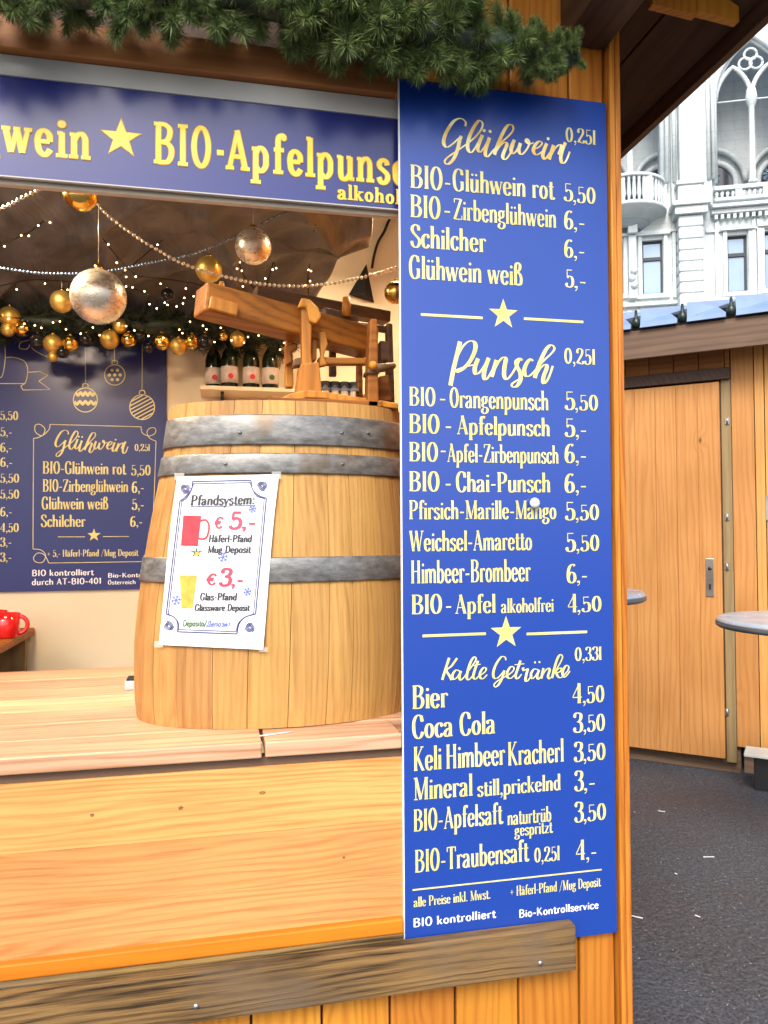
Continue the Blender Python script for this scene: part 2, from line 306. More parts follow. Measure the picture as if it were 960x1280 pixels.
gl('j', .21, (c_, L((.11, .6), (.11, -.05))+S((.11, -.1), (.06, -.22), (-.02, -.24))), (d_, (.11, .80), .065))
gl('k', .45, V(.1, 0, 1), (h_, L((.1, .24), (.34, .58))), (c_, L((.19, .36), (.37, .0))), sf(.1, bl, .08, .06), sf(.36, bl, .05, .07), (s_, L((.26, .58), (.42, .58))), (s_, L((.02, .975), (.1, .975))))
gl('l', .21, V(.11, 0, 1), sf(.11, bl), (s_, L((.03, .975), (.11, .975))))
gl('m', .68, V(.1, 0, .6), ARCH(.1, .33), ARCH(.33, .57), sf(.1, bl, .08, .05), sf(.33, bl, .05, .05), sf(.57, bl, .05, .08), (s_, L((.02, .575), (.1, .575))))
gl('n', .46, V(.1, 0, .6), ARCH(.1, .35), sf(.1, bl, .08, .06), sf(.35, bl, .06, .08), (s_, L((.02, .575), (.1, .575))))
gl('o', .43, (c_, A(.215, .30, .14, .295, 0, 360, 20)))
gl('p', .46, V(.1, -.30, .6), (c_, S((.1, .44), (.17, .58), (.27, .59), (.35, .46), (.36, .31), (.35, .14), (.27, .02), (.18, .02), (.1, .12))), sf(.1, -.275), (s_, L((.02, .575), (.1, .575))))
gl('q', .46, V(.35, -.30, .6), (c_, S((.35, .44), (.28, .58), (.18, .59), (.10, .46), (.09, .30), (.10, .14), (.18, .02), (.27, .02), (.35, .13))), sf(.35, -.275))
gl('r', .34, V(.11, 0, .6), (h_, S((.11, .42), (.17, .55), (.25, .60), (.31, .56))), sf(.11, bl, .08, .09), (s_, L((.03, .575), (.11, .575))), (d_, (.29, .54), .05))
gl('s', .36, (c_, S((.29, .47), (.26, .57), (.17, .60), (.08, .52), (.09, .41), (.18, .33), (.28, .24), (.30, .12), (.23, .01), (.12, .01), (.06, .14))))
gl('t', .30, (c_, L((.14, .82), (.14, .12))+S((.14, .10), (.17, .015), (.25, .02), (.29, .10))), (h_, L((.03, .6), (.28, .6))))
gl('u', .46, (c_, L((.1, .6), (.1, .20))+S((.1, .16), (.13, .03), (.22, .0), (.31, .08), (.35, .18))), V(.35, 0, .6), (s_, L((.02, .575), (.1, .575))), (s_, L((.27, .575), (.35, .575))), (s_, L((.35, bl), (.44, bl))))
gl('v', .40, (c_, L((.05, .6), (.20, 0))), (h_, L((.20, 0), (.34, .6))), sf(.06, .575), sf(.34, .575))
gl('w', .60, (c_, L((.05, .6), (.18, 0))), (h_, L((.18, 0), (.30, .58))), (c_, L((.29, .6), (.42, 0))), (h_, L((.42, 0), (.54, .6))), sf(.06, .575, .06, .07), sf(.30, .575, .05, .05), sf(.54, .575, .06, .06))
gl('x', .40, (c_, L((.06, .6), (.34, 0))), (h_, L((.34, .6), (.06, 0))), sf(.07, .575), sf(.33, .575), sf(.07, bl), sf(.33, bl))
gl('y', .40, (c_, L((.05, .6), (.20, 0))), (h_, S((.34, .6), (.20, 0), (.12, -.24), (.04, -.24))), sf(.06, .575), sf(.34, .575))
gl('z', .38, (h_, L((.06, .575), (.32, .575))), (c_, L((.31, .58), (.07, .02))), (h_, L((.06, .025), (.33, .025))), (s_, L((.06, .50), (.06, .575))), (s_, L((.33, .10), (.33, .025))))
gl('ß', .46, (c_, L((.1, 0), (.1, .75))+S((.1, .80), (.13, .95), (.23, 1.0), (.32, .90), (.30, .72), (.22, .60), (.32, .48), (.37, .30), (.35, .08), (.24, .01), (.20, .06))), sf(.1, bl, .08, .05))
gl('A', .56, (h_, L((.07, 0), (.27, .98))), (c_, L((.26, 1.0), (.47, 0))), (h_, L((.12, .32), (.40, .32))), sf(.07, bl, .06, .08), sf(.47, bl, .08, .07))
gl('B', .54, V(.12, 0, 1), (c_, S((.12, .975), (.28, .97), (.40, .87), (.40, .70), (.33, .57), (.20, .525), (.12, .525), n=6)), (c_, S((.20, .525), (.35, .50), (.44, .38), (.44, .20), (.36, .05), (.24, .02), (.12, .02), n=6)), (s_, L((.03, .975), (.14, .975))), (s_, L((.03, bl), (.14, bl))))
gl('C', .52, (c_, S((.44, .72), (.40, .92), (.29, 1.0), (.17, .93), (.09, .72), (.08, .48), (.11, .20), (.20, .03), (.31, .0), (.41, .10), (.45, .27))), (s_, L((.45, .97), (.45, .70))))
gl('D', .57, V(.12, 0, 1), (c_, S((.12, .975), (.26, .975), (.40, .88), (.47, .68), (.48, .48), (.46, .26), (.39, .10), (.26, .02), (.12, .02))), (s_, L((.03, .975), (.14, .975))), (s_, L((.03, bl), (.14, bl))))
gl('G', .56, (c_, S((.44, .74), (.40, .92), (.29, 1.0), (.17, .93), (.09, .72), (.08, .48), (.11, .20), (.20, .03), (.30, .0), (.41, .08), (.44, .2))), V(.44, .05, .42), sf(.44, .42, .09, .07), (s_, L((.45, .97), (.45, .72))))
gl('H', .60, V(.12, 0, 1), V(.46, 0, 1), (h_, L((.12, .52), (.46, .52))), sf(.12, bl), sf(.12, .975), sf(.46, bl), sf(.46, .975))
gl('I', .26, V(.13, 0, 1), sf(.13, bl), sf(.13, .975))
gl('K', .57, V(.12, 0, 1), (h_, L((.12, .36), (.43, .97))), (c_, L((.22, .55), (.48, 0))), sf(.12, bl), sf(.12, .975), sf(.43, .975, .08, .08), sf(.48, bl, .08, .07))
gl('L', .46, V(.12, 0, 1), sf(.12, .975), (h_, L((.04, .025), (.42, .025))))
gl('M', .72, (h_, L((.12, 0), (.12, 1))), (c_, L((.12, 1.0), (.35, .02))), (h_, L((.35, .02), (.58, 1.0))), V(.60, 0, 1), sf(.12, bl), sf(.10, .975, .07, .06), sf(.60, bl), sf(.61, .975, .06, .08))
gl('O', .54, (c_, A(.27, .5, .185, .49, 0, 360, 26)))
gl('P', .52, V(.12, 0, 1), (c_, S((.12, .975), (.28, .97), (.41, .87), (.43, .72), (.39, .56), (.28, .46), (.12, .45), n=6)), (s_, L((.03, .975), (.14, .975))), sf(.12, bl, .09, .10))
gl('S', .46, (c_, S((.37, .76), (.34, .93), (.23, 1.0), (.11, .92), (.08, .77), (.15, .62), (.27, .49), (.38, .35), (.39, .18), (.31, .03), (.19, .0), (.09, .10), (.06, .27))), (s_, L((.38, .97), (.38, .74))))
gl('T', .52, V(.26, 0, 1), (h_, L((.04, .975), (.48, .975))), sf(.26, bl), (s_, L((.045, .975), (.045, .78))), (s_, L((.475, .975), (.475, .78))))
gl('W', .80, (c_, L((.07, 1), (.23, 0))), (h_, L((.23, 0), (.40, .98))), (c_, L((.38, 1), (.54, 0))), (h_, L((.54, 0), (.72, 1))), sf(.08, .975), sf(.39, .975, .07, .05), sf(.72, .975))
gl('Z', .50, (h_, L((.07, .975), (.44, .975))), (c_, L((.43, .98), (.08, .02))), (h_, L((.07, .025), (.46, .025))), (s_, L((.07, .80), (.07, .975))), (s_, L((.46, .20), (.46, .025))))
gl('0', .50, (c_, A(.25, .5, .16, .48, 0, 360, 24)))
gl('1', .34, V(.17, 0, 1), sf(.17, bl), (h_, L((.17, .97), (.06, .85))))
gl('2', .48, (c_, S((.09, .72), (.11, .92), (.23, 1.0), (.36, .92), (.38, .74), (.30, .50), (.16, .24), (.08, .04))), (c_, S((.08, .06), (.18, .09), (.30, .02), (.41, .05), (.43, .2))), (d_, (.11, .74), .06))
gl('3', .46, (c_, S((.08, .80), (.13, .95), (.22, .99), (.35, .92), (.36, .72), (.28, .56), (.19, .54), n=5)), (c_, S((.19, .54), (.32, .50), (.39, .34), (.36, .10), (.24, .0), (.12, .04), (.07, .20))), (d_, (.09, .20), .06), (d_, (.10, .80), .055))
gl('4', .50, V(.34, 0, 1), (h_, L((.34, .97), (.05, .32))), (h_, L((.05, .30), (.46, .30))), sf(.34, bl))
gl('5', .47, (h_, L((.12, .96), (.12, .52))), (c_, L((.11, .95), (.36, .95))), (c_, S((.12, .52), (.21, .61), (.33, .56), (.39, .36), (.36, .11), (.24, .0), (.12, .04), (.07, .18))), (d_, (.09, .18), .06))
gl('6', .49, (c_, S((.38, .90), (.32, .98), (.22, .95), (.13, .78), (.09, .48), (.10, .18), (.17, .02), (.27, .0), (.37, .12), (.39, .30), (.35, .48), (.25, .56), (.15, .48), (.10, .32))))
gl('-', .34, (c_, L((.06, .34), (.28, .34))), (c_, L((.06, .37), (.28, .37))))
gl(',', .20, (d_, (.10, .065), .07), (h_, S((.14, .06), (.13, -.08), (.06, -.17))))
gl('.', .20, (d_, (.10, .065), .07))
gl(':', .22, (d_, (.11, .08), .07), (d_, (.11, .52), .07))
gl('+', .50, (h_, L((.08, .4), (.42, .4))), (h_, L((.25, .18), (.25, .62))))
gl('/', .40, (h_, L((.04, -.1), (.36, 1.05))))
gl('€', .54, (c_, S((.46, .80), (.37, .96), (.26, .95), (.16, .76), (.14, .5), (.16, .24), (.26, .05), (.37, .05), (.46, .2))), (h_, L((.03, .58), (.38, .58))), (h_, L((.03, .42), (.36, .42))))
gl('Д', .56, (h_, L((.14, .1), (.22, .97))), (h_, L((.22, .97), (.42, .97))), V(.42, .08, 1), (h_, L((.04, .08), (.52, .08))), (h_, L((.05, -.12), (.05, .08))), (h_, L((.51, -.12), (.51, .08))))
gl('п', .46, V(.1, 0, .6), V(.35, 0, .6), (h_, L((.1, .575), (.35, .575))))
gl('з', .38, (c_, S((.08, .5), (.17, .6), (.28, .52), (.25, .36), (.16, .32))), (c_, S((.16, .32), (.29, .27), (.31, .1), (.19, 0), (.07, .1))))
gl('и', .46, V(.1, 0, .6), V(.35, 0, .6), (h_, L((.1, .05), (.35, .55))))
gl('т', .40, V(.2, 0, .6), (h_, L((.05, .575), (.35, .575))))
gl('е', *[G['e'][0]]+list(G['e'][1])); G['о'] = G['o']
for ch, b, cx, y in (('ü', 'u', .22, .80), ('ö', 'o', .215, .80), ('ä', 'a', .19, .80), ('Ö', 'O', .27, 1.16)):
    G[ch] = (G[b][0], G[b][1]+((d_, (cx-.085, y), .055), (d_, (cx+.085, y), .055)))
MODES = {'serif': (.135, .045, .045, True), 'slab': (.128, .10, .085, True), 'sans': (.118, .115, 0, False), 'light': (.09, .085, 0, False), 'med': (.14, .07, .06, True)}
class Ink:                                        # flat ink shapes in 2-D with a small lift so nothing is coplanar
    def __init__(s): s.v = []; s.f = []; s.k = 0
    def stroke(s, pts, wf, grow=0, taper=False):
        n = len(pts); b = len(s.v); s.k = (s.k+1) % 9
        segs = [(pts[i+1][0]-pts[i][0], pts[i+1][1]-pts[i][1]) for i in range(n-1)]
        for i, p in enumerate(pts):
            a = segs[max(i-1, 0)]; c = segs[min(i, n-2)]
            la = math.hypot(*a) or 1; lc = math.hypot(*c) or 1
            dx, dy = a[0]/la+c[0]/lc, a[1]/la+c[1]/lc; l = math.hypot(dx, dy) or 1; dx /= l; dy /= l
            w = (wf(dx, dy, i/(n-1)))/2+grow; mit = 1/max(.6, l/2)
            s.v.append((p[0]-dy*w*mit, p[1]+dx*w*mit, s.k*9e-5+i*2e-6)); s.v.append((p[0]+dy*w*mit, p[1]-dx*w*mit, s.k*9e-5+i*2e-6))
        s.f += [(b+2*i, b+2*i+1, b+2*i+3, b+2*i+2) for i in range(n-1)]
    def dot(s, c, r, n=10, ry=None):
        b = len(s.v); s.k = (s.k+1) % 9
        s.v += [(c[0]+r*cos(2*pi*i/n), c[1]+(ry or r)*sin(2*pi*i/n), s.k*9e-5) for i in range(n)]; s.f.append(tuple(range(b, b+n)))
    def poly(s, pts):
        b = len(s.v); s.k = (s.k+1) % 9; s.v += [(x, y, s.k*9e-5) for x, y in pts]; s.f.append(tuple(range(b, b+len(pts))))
    def fan(s, c, pts):
        b = len(s.v); s.k = (s.k+1) % 9; s.v += [(x, y, s.k*9e-5) for x, y in [c]+pts]; n = len(pts)
        s.f += [(b, b+1+i, b+1+(i+1) % n) for i in range(n)]
    def star(s, c, r, rot=90):
        s.fan(c, [(c[0]+(r if i % 2 == 0 else r*.40)*cos(radians(rot+36*i)), c[1]+(r if i % 2 == 0 else r*.40)*sin(radians(rot+36*i))) for i in range(10)])
    def text(s, txt, x0, x1, y0, cap, mode='serif', grow=0, italic=0):
        T, hl, sr, ser = MODES[mode]; adv = 0; items = []
        for ch in txt:
            if ch == ' ': adv += .26; continue
            a, st = G[ch]; items.append((adv, st)); adv += a+(.07 if mode == 'slab' else 0)
        pad = .04; k = (x1-x0)/max(.05, adv-2*pad)
        for ax, st in items:
            for kind, *pp in st:
                if kind == s_ and not ser: continue
                if kind == d_:
                    c, r = pp; r_ = r*(1.0 if mode != 'slab' else 1.5)
                    if not ser and c[1] < .7 and not (abs(c[1]-.065) < .02 or abs(c[1]-.08) < .02 or abs(c[1]-.52) < .02): continue
                    s.dot((x0+(ax+c[0]-pad)*k+italic*c[1]*cap, y0+c[1]*cap), r_*k+grow, 10, r_*cap+grow); continue
                src = pp[0]
                if mode == 'slab' and kind == s_: mx = (src[0][0]+src[1][0])/2; src = [(mx+(q[0]-mx)*1.5, q[1]) for q in src]
                pts = [(x0+(ax+q[0]-pad)*k+italic*q[1]*cap, y0+q[1]*cap) for q in src]
                if kind == c_: wf = lambda dx, dy, t: (hl*cap+(T*k-hl*cap)*abs(dy)**1.6)
                elif kind == h_: wf = lambda dx, dy, t: hl*cap*(1.0 if ser or mode != 'sans' else 1.0)
                else: wf = lambda dx, dy, t: sr*cap
                s.stroke(pts, wf, grow)
        return s
    def obj(s, name, mat, parent, fn, lift=0.0):
        mb = MB(); vs = [fn(x, y, z+lift) for x, y, z in s.v]
        fs = []
        for f in s.f:                              # every face looks towards the reader
            a = sum(s.v[f[i]][0]*s.v[f[(i+1) % len(f)]][1]-s.v[f[(i+1) % len(f)]][0]*s.v[f[i]][1] for i in range(len(f)))
            fs.append(f if a > 0 else f[::-1])
        mb.add(vs, fs); return part(name, mb, mat, parent)
# handwritten words, traced as pen strokes in the pixels of an enlargement
W_GLUEH = (4.571, 540, 140, [
 [(190, 82), (192, 58), (165, 38), (128, 50), (95, 92), (72, 140), (66, 180), (84, 202), (115, 185), (145, 158), (168, 138)],
 [(168, 138), (158, 160), (148, 205), (128, 260), (102, 292), (80, 298), (72, 280), (95, 255), (140, 225), (192, 188)],
 [(192, 188), (240, 150), (278, 105), (289, 68), (270, 50), (245, 78), (216, 135), (202, 190), (208, 222), (225, 232), (247, 205)],
 [(247, 205), (268, 168), (287, 132)], [(287, 132), (270, 175), (260, 212), (275, 230), (300, 200), (328, 148)], [(328, 148), (310, 200), (303, 242), (318, 256), (345, 225)],
 [(345, 225), (390, 180), (440, 135), (463, 102), (456, 76), (430, 80), (402, 125), (374, 190), (355, 245)], [(355, 245), (385, 198), (415, 175), (426, 190), (408, 235), (404, 262), (420, 272), (445, 240), (462, 195), (470, 160)],
 [(470, 160), (452, 205), (458, 238), (480, 225), (505, 178)], [(505, 178), (495, 220), (512, 243), (540, 215), (556, 178), (546, 155), (538, 168), (555, 184), (580, 176)],
 [(575, 215), (608, 203), (628, 180), (614, 168), (590, 188), (578, 222), (596, 246), (632, 225)],
 [(655, 180), (638, 222), (632, 252), (645, 270), (672, 235)], [(694, 190), (680, 232), (668, 272)], [(668, 272), (700, 212), (728, 188), (738, 205), (722, 245)],
 [(762, 175), (742, 225), (734, 268), (744, 294), (765, 280), (786, 228)]], [(297, 108), (331, 113), (663, 153)], 17, 4.5)
W_PUNSCH = (4.8, 550, 420, [
 [(120, 34), (102, 110), (80, 200), (62, 298)], [(84, 185), (112, 105), (148, 50), (185, 30), (210, 46), (208, 90), (180, 150), (140, 195), (104, 216), (98, 206), (140, 188), (205, 172)],
 [(228, 135), (208, 190), (212, 226), (235, 220), (265, 180), (292, 132)], [(292, 132), (270, 192), (262, 242), (272, 262), (292, 243), (318, 195), (338, 145)], [(338, 145), (322, 200), (308, 245)],
 [(312, 235), (345, 165), (375, 130), (393, 140), (385, 190), (384, 240), (400, 260), (425, 235), (450, 195), (478, 140)],
 [(492, 148), (480, 136), (458, 152), (460, 182), (480, 222), (481, 265), (460, 300), (436, 306), (430, 290), (452, 272), (495, 250)],
 [(556, 152), (543, 140), (520, 162), (504, 205), (512, 238), (535, 240), (566, 212)], [(566, 212), (620, 150), (672, 100), (686, 72), (665, 55), (635, 82), (602, 150), (575, 225), (568, 252)],
 [(572, 245), (600, 195), (630, 172), (640, 190), (622, 240), (618, 275), (630, 283), (652, 248), (676, 180)]], [], 21, 5.5)
W_KALTE = (4.364, 540, 800, [
 [(93, 97), (76, 150), (55, 217)], [(136, 99), (105, 142), (78, 165), (92, 190), (106, 217)], [(152, 170), (130, 164), (111, 190), (116, 214), (136, 203), (157, 168)], [(157, 168), (148, 200), (156, 218), (174, 203)],
 [(174, 203), (215, 145), (239, 106), (230, 92), (211, 117), (195, 165), (189, 205), (201, 216), (222, 193)], [(250, 113), (232, 165), (224, 200), (236, 213), (253, 197)], [(222, 139), (264, 131)],
 [(255, 197), (285, 176), (295, 157), (281, 150), (264, 172), (260, 200), (276, 211), (300, 188)],
 [(402, 110), (398, 94), (378, 92), (350, 130), (334, 175), (338, 206), (360, 205), (394, 166)], [(394, 166), (384, 202), (364, 241), (345, 256), (339, 240), (370, 214), (412, 193)],
 [(412, 193), (440, 170), (446, 151), (430, 145), (411, 172), (410, 200), (428, 209), (452, 188)], [(482, 112), (465, 162), (455, 195), (466, 211), (488, 186)], [(449, 135), (503, 129)],
 [(495, 150), (500, 166), (520, 158), (513, 190), (509, 220), (521, 222), (538, 198)], [(577, 161), (555, 159), (539, 185), (544, 208), (560, 200), (583, 162)], [(583, 162), (572, 196), (580, 213), (598, 192)],
 [(607, 153), (600, 182), (594, 210)], [(594, 210), (615, 170), (635, 154), (641, 166), (632, 196), (640, 211), (656, 195)],
 [(656, 195), (690, 140), (711, 95), (700, 79), (684, 100), (667, 152), (654, 207)], [(666, 182), (690, 155), (706, 156), (700, 171), (680, 180), (685, 197), (700, 206), (718, 193)],
 [(718, 193), (740, 166), (745, 145), (730, 139), (714, 166), (712, 191), (726, 201), (752, 168)]], [(561, 122), (585, 120)], 10.5, 4.0)
def script(ink, word, fn, grow=0):
    sc, ox, oy, st, dots, T, t = word
    for s in st:
        q = S(*s, n=6) if len(s) > 2 else s
        q = [fn(ox+x/sc, oy+y/sc) for x, y in q]
        k = abs(fn(ox+10, oy)[0]-fn(ox, oy)[0])/10/sc
        # screen-down strokes are thick, up strokes thin
        ink.stroke(q, lambda dx, dy, tt: k*((T if dy < 0 else T*.62)*abs(dy)**1.3*(1.0 if dy < 0 else .7)+t))
    for d in dots: ink.dot(fn(ox+d[0]/sc, oy+d[1]/sc), k*T*.55)
def runs(lst, sc, ox, oy, y, mat, parent, mode='serif', lift=0, grow=0):
    out = []
    for r in lst:
        t, u0, u1, v, cap = r[:5]; md = r[5] if len(r) > 5 else mode
        a = P(ox+u0/sc, oy+v/sc, y); b = P(ox+u1/sc, oy+v/sc, y); c = P(ox+u0/sc, oy+(v-cap)/sc, y)
        out.append(Ink().text(t, a.x, b.x, a.z, c.z-a.z, md, grow).obj('lettering', mat, parent, lambda x, z, l: (x, y-l, z), .0006+lift))
    return out
# ------------------------------------------------------------------ ground
g = MB(); g.add([(-150, -60, 0), (150, -60, 0), (150, 240, 0), (-150, 240, 0)], [(0, 1, 2, 3)]); go = solo('ground', g, 'asphalt', None, None, kind='structure')
# ------------------------------------------------------------------ the market stall in front
ST = thing('market_stall', 'orange wooden market stall with open serving hatch and dark overhanging roof, nearest the camera', 'market stall', (-.6, .8, 0))
xw = P(648, 1255, .02).x; pitch = .150
xs = [xw+pitch*i for i in range(-11, 2) if xw+pitch*i < .49]; xs.append(.512)
for a, b in zip(xs[:-1], xs[1:]):
    top = 2.80 if a > .006 else 1.0
    if b-a < .02: continue
    part('cladding_board', MB().box(a+.0025, b-.0025, .018, .036, .02, 1.0 if a < .006 else top), 'clad', ST, bevel=.003)
    if a < .006 < b: part('cladding_board', MB().box(.008, b-.0025, .018, .036, 1.002, 2.80), 'clad', ST, bevel=.003)
part('backing_panel', MB().box(-2.35, .515, .038, .05, .02, 1.02), 'roofwood', ST)
part('backing_panel', MB().box(.014, .515, .0381, .0501, 1.021, 2.9), 'roofwood', ST)
part('corner_post', MB().box(.5165, .530, -.004, .05, 0, 2.82), 'post', ST, bevel=.003)
part('corner_trim', MB().box(.532, .5465, -.001, .052, 0, 2.815), 'post', ST, bevel=.003)
for za_, zb_ in ((.645, .752), (.7524, .866), (.8664, 1.003)): part('front_board', MB().box(-1.5, .0035, .0055, .03, za_, zb_), 'front', ST, bevel=.0006)
part('front_board', MB().box(-2.35, -1.503, .004, .03, .645, 1.003), 'front', ST, bevel=.002)
part('ledge_strip', MB().box(-2.35, -.004, -.012, .012, .628, .660), 'strip', ST, bevel=.004)
part('shadow_strip', MB().box(-2.35, +.005, .0125, .03, 1.0035, 1.0235), 'fasc', ST)  # dark strip stands in for the shadow under the counter slab
part('ledge_board', MB().box(-2.35, -.0035, -.010, .015, .6135, .6275), 'weather', ST, bevel=.001)
bm_ = part('rail_beam', MB().box(-2.35, .389, -.034, -.0015, .512, .6125), 'weather', ST, bevel=.004)
for u, v in ((675.6, 1204), (245, 1258), (606, 1014+176)):
    q = P(u, v, -.036)
    if v != 1190: part('screw', MB().lathe([(0, 0), (.006, .001), (.006, .003), (0, .004)], (0, 0, 0), 8).v and (lambda m: (m.tube([(q.x, -.0375, q.z), (q.x, -.033, q.z)], .0052, 8), m)[1])(MB()), 'screw', bm_)
for u, v, a, b in ((328, 991, 4, 2.2), (115, 1019, 2.6, 2.0), (226, 1010, 3, 2.4), (430, 1072, 2, 1.5)):
    q = P(u, v, .0052); part('knot', MB().add([(q.x+a*.0017*cos(2*pi*i/14)*(1+.15*sin(i*2.3)), .0052, q.z+b*.0017*sin(2*pi*i/14)) for i in range(14)], [tuple(range(14))]), 'knot', ST)
# counter: planks glued side by side, the front one in two lengths
def plank(x0, x1, y0, y1, z0=1.0245, z1=1.058): part('counter_plank', MB().box(x0, x1, y0, y1, z0, z1), 'counter', ST, bevel=.003)
plank(-1.9, -.3075, -.006, .125); plank(-.300, -.0035, -.003, .125, 1.0245, 1.0565)
yy = [.1256, .27, .41, .56, .70, .85, 1.0]
for i in range(6): plank(-1.9, .42, yy[i]+.0003, yy[i+1]-.0003, 1.0245, 1.058+(.0004 if i % 2 else 0))
part('counter_back_edge', MB().box(-1.9, .42, 1.0005, 1.02, .98, 1.0575), 'counter', ST)
# hatch frame above
y_ = .03
z_b = P(250, 240.2, y_).z; z_t = P(250, 122, y_).z; z_g = P(250, 97, y_).z
part('upper_beam', MB().box(-2.35, -.0, .008, .10, z_g+.001, z_g+.075), 'beam', ST, bevel=.004)
part('upper_board', MB().box(-2.35, -.021, .03, .10, z_g+.077, 2.80), 'roofwood', ST)
part('hatch_frame', MB().box(-2.35, +.010, .045, .062, z_b-.012, z_b+.06), 'beige', ST, bevel=.002)
# walls inside
part('inner_wall', MB().box(-2.35, .50, 1.55, 1.60, 0, 3.35), 'cream', ST)
part('side_wall', MB().box(.5165, .5445, .055, 1.6, 0, 2.80), 'clad', ST)
part('side_wall', MB().box(-2.40, -2.36, .008, 1.6, 0, 2.80), 'clad', ST)
part('inner_floor', MB().box(-2.35, .5, .06, 1.54, .02, .05), 'fasc', ST)
part('gable_wall', MB().prism([(-2.35, 2.81), (.53, 2.81), (-.9, 3.48)], .06, .10), 'roofwood', ST)
# roof: boards running front to back, ridge over the hatch
EX, EZ, RX, RZ = .80, 2.69, -.92, 3.56
nb = 13; dx, dz = (RX-EX)/nb, (RZ-EZ)/nb
for sgn in (1, -1):
    for i in range(nb):
        a = (EX+dx*i, EZ+dz*i); b = (EX+dx*(i+1), EZ+dz*(i+1)); e = .003
        pts = [(a[0]+dx*.02, a[1]+dz*.02), (a[0]+dx*.02, a[1]+.022), (b[0]-dx*.02, b[1]+.022), (b[0]-dx*.02, b[1]-dz*.02)]
        if sgn < 0: pts = [(2*RX-x, z) for x, z in pts][::-1]
        part('roof_board', MB().prism(pts, -.50, 1.75), 'roofwood', ST)
part('roof_cover', MB().prism([(EX+.02, EZ+.024), (RX, RZ+.024), (2*RX-EX-.02, EZ+.024), (2*RX-EX-.02, EZ+.04), (RX, RZ+.045), (EX+.02, EZ+.04)], -.51, 1.76), 'black', ST)
part('eave_fascia', MB().box(.80, .822, -.52, 1.78, 2.645, 2.735), 'roofwood', ST, bevel=.002)
for s in (1,): part('barge_board', MB().prism([(EX, EZ-.03), (RX, RZ-.03), (RX, RZ+.06), (EX, EZ+.045)], -.525, -.505), 'roofwood', ST)
part('purlin', MB().box(.40, .5135, -.48, .016, 2.655, 2.80), 'roofwood', ST, bevel=.004, label='dark brown purlin end under the roof')
part('purlin', MB().box(-.04, .03, -.48, .007, 2.72, 2.84), 'roofwood', ST, bevel=.004)
zz = P(860, 18, -.12).z
for a, b in ((.555, .665), (.667, .775)):
    part('gable_board', MB().prism([(a, zz+.004), (b, zz-.006), (b, 2.69+(.8-b)*.5), (a, 2.69+(.8-a)*.5)], -.13, -.11), 'clad', ST)
# ------------------------------------------------------------------ menu sign, right of the hatch
SG = thing('menu_sign', 'tall blue drinks price board with gold lettering beside the hatch', 'sign', (.254, .01, .55))
part('panel', MB().box(0.0015, .5085, 0, .005, .566, 2.519), 'blue', SG, bevel=.0012)
part('panel_edge', MB().box(-.0015, .0012, -.0005, .0055, .566, 2.519), 'white', SG)
def W(lst, sc, ox, oy, mat='gold', mode='serif'): return runs(lst, sc, ox, oy, 0, mat, SG, mode)
W([("BIO", 75, 200, 463, 93), ("-", 210, 234, 478, 88), ("Glühwein rot", 245, 645, 474, 87), ("5", 688, 722, 515, 72), (",50", 725, 812, 521, 65),
   ("BIO", 75, 192, 580, 90), ("-", 208, 234, 590, 88), ("Zirbenglühwein", 247, 655, 590, 85), ("6", 690, 724, 626, 72), (",-", 728, 770, 630, 65),
   ("Schilcher", 77, 373, 700, 90), ("6", 690, 724, 740, 70), (",-", 728, 770, 744, 65),
   ("Glühwein weiß", 70, 520, 825, 92), ("5", 694, 726, 860, 72), (",-", 730, 775, 864, 65), ("0,25l", 695, 812, 279, 58)], 3.2, 490, 90)
W([("0,25l", 690, 810, 174, 62), ("BIO", 70, 172, 342, 75), ("-", 190, 214, 345, 75), ("Orangenpunsch", 232, 624, 350, 80), ("5", 692, 730, 358, 74), (",50", 733, 822, 360, 62),
   ("BIO", 70, 188, 452, 77), ("-", 213, 238, 456, 77), ("Apfelpunsch", 262, 630, 457, 75), ("5", 692, 730, 466, 74), (",-", 735, 777, 468, 66),
   ("BIO", 70, 182, 565, 77), ("-", 193, 216, 553, 77), ("Apfel-Zirbenpunsch", 223, 665, 568, 74), ("6", 692, 730, 570, 74), (",-", 735, 777, 571, 66),
   ("BIO", 70, 188, 685, 80), ("-", 213, 236, 687, 80), ("Chai-Punsch", 258, 632, 687, 80), ("6", 692, 730, 689, 74), (",-", 735, 777, 690, 66)], 3.2, 490, 400)
W([("Pfirsich-Marille-Mango", 70, 655, 157, 76), ("5", 693, 731, 160, 74), (",50", 735, 826, 160, 62),
   ("Weichsel-Amaretto", 72, 558, 285, 82), ("5", 695, 733, 286, 76), (",50", 738, 827, 284, 64),
   ("Himbeer-Brombeer", 77, 552, 414, 92), ("6", 700, 737, 411, 74), (",-", 740, 781, 411, 66),
   ("BIO", 80, 198, 537, 78), ("-", 214, 238, 536, 78), ("Apfel", 255, 412, 535, 76), ("alkoholfrei", 438, 645, 532, 58), ("4", 703, 740, 530, 74), (",50", 742, 836, 528, 62)], 3.2, 490, 600)
W([("0,33l", 732, 836, 148, 54), ("Bier", 83, 221, 340, 94), ("4", 722, 759, 318, 80), (",50", 764, 847, 316, 68),
   ("Coca Cola", 83, 411, 458, 92), ("3", 726, 761, 434, 78), (",50", 766, 850, 431, 68),
   ("Keli", 88, 196, 588, 97), ("Himbeer", 218, 450, 579, 97), ("Kracherl", 465, 685, 566, 94), ("3", 729, 763, 551, 78), (",50", 766, 852, 548, 68),
   ("Mineral", 88, 320, 705, 90), ("still,prickelnd", 343, 673, 690, 66), ("3", 731, 764, 668, 80), (",-", 768, 812, 666, 68)], 3.2, 490, 780)
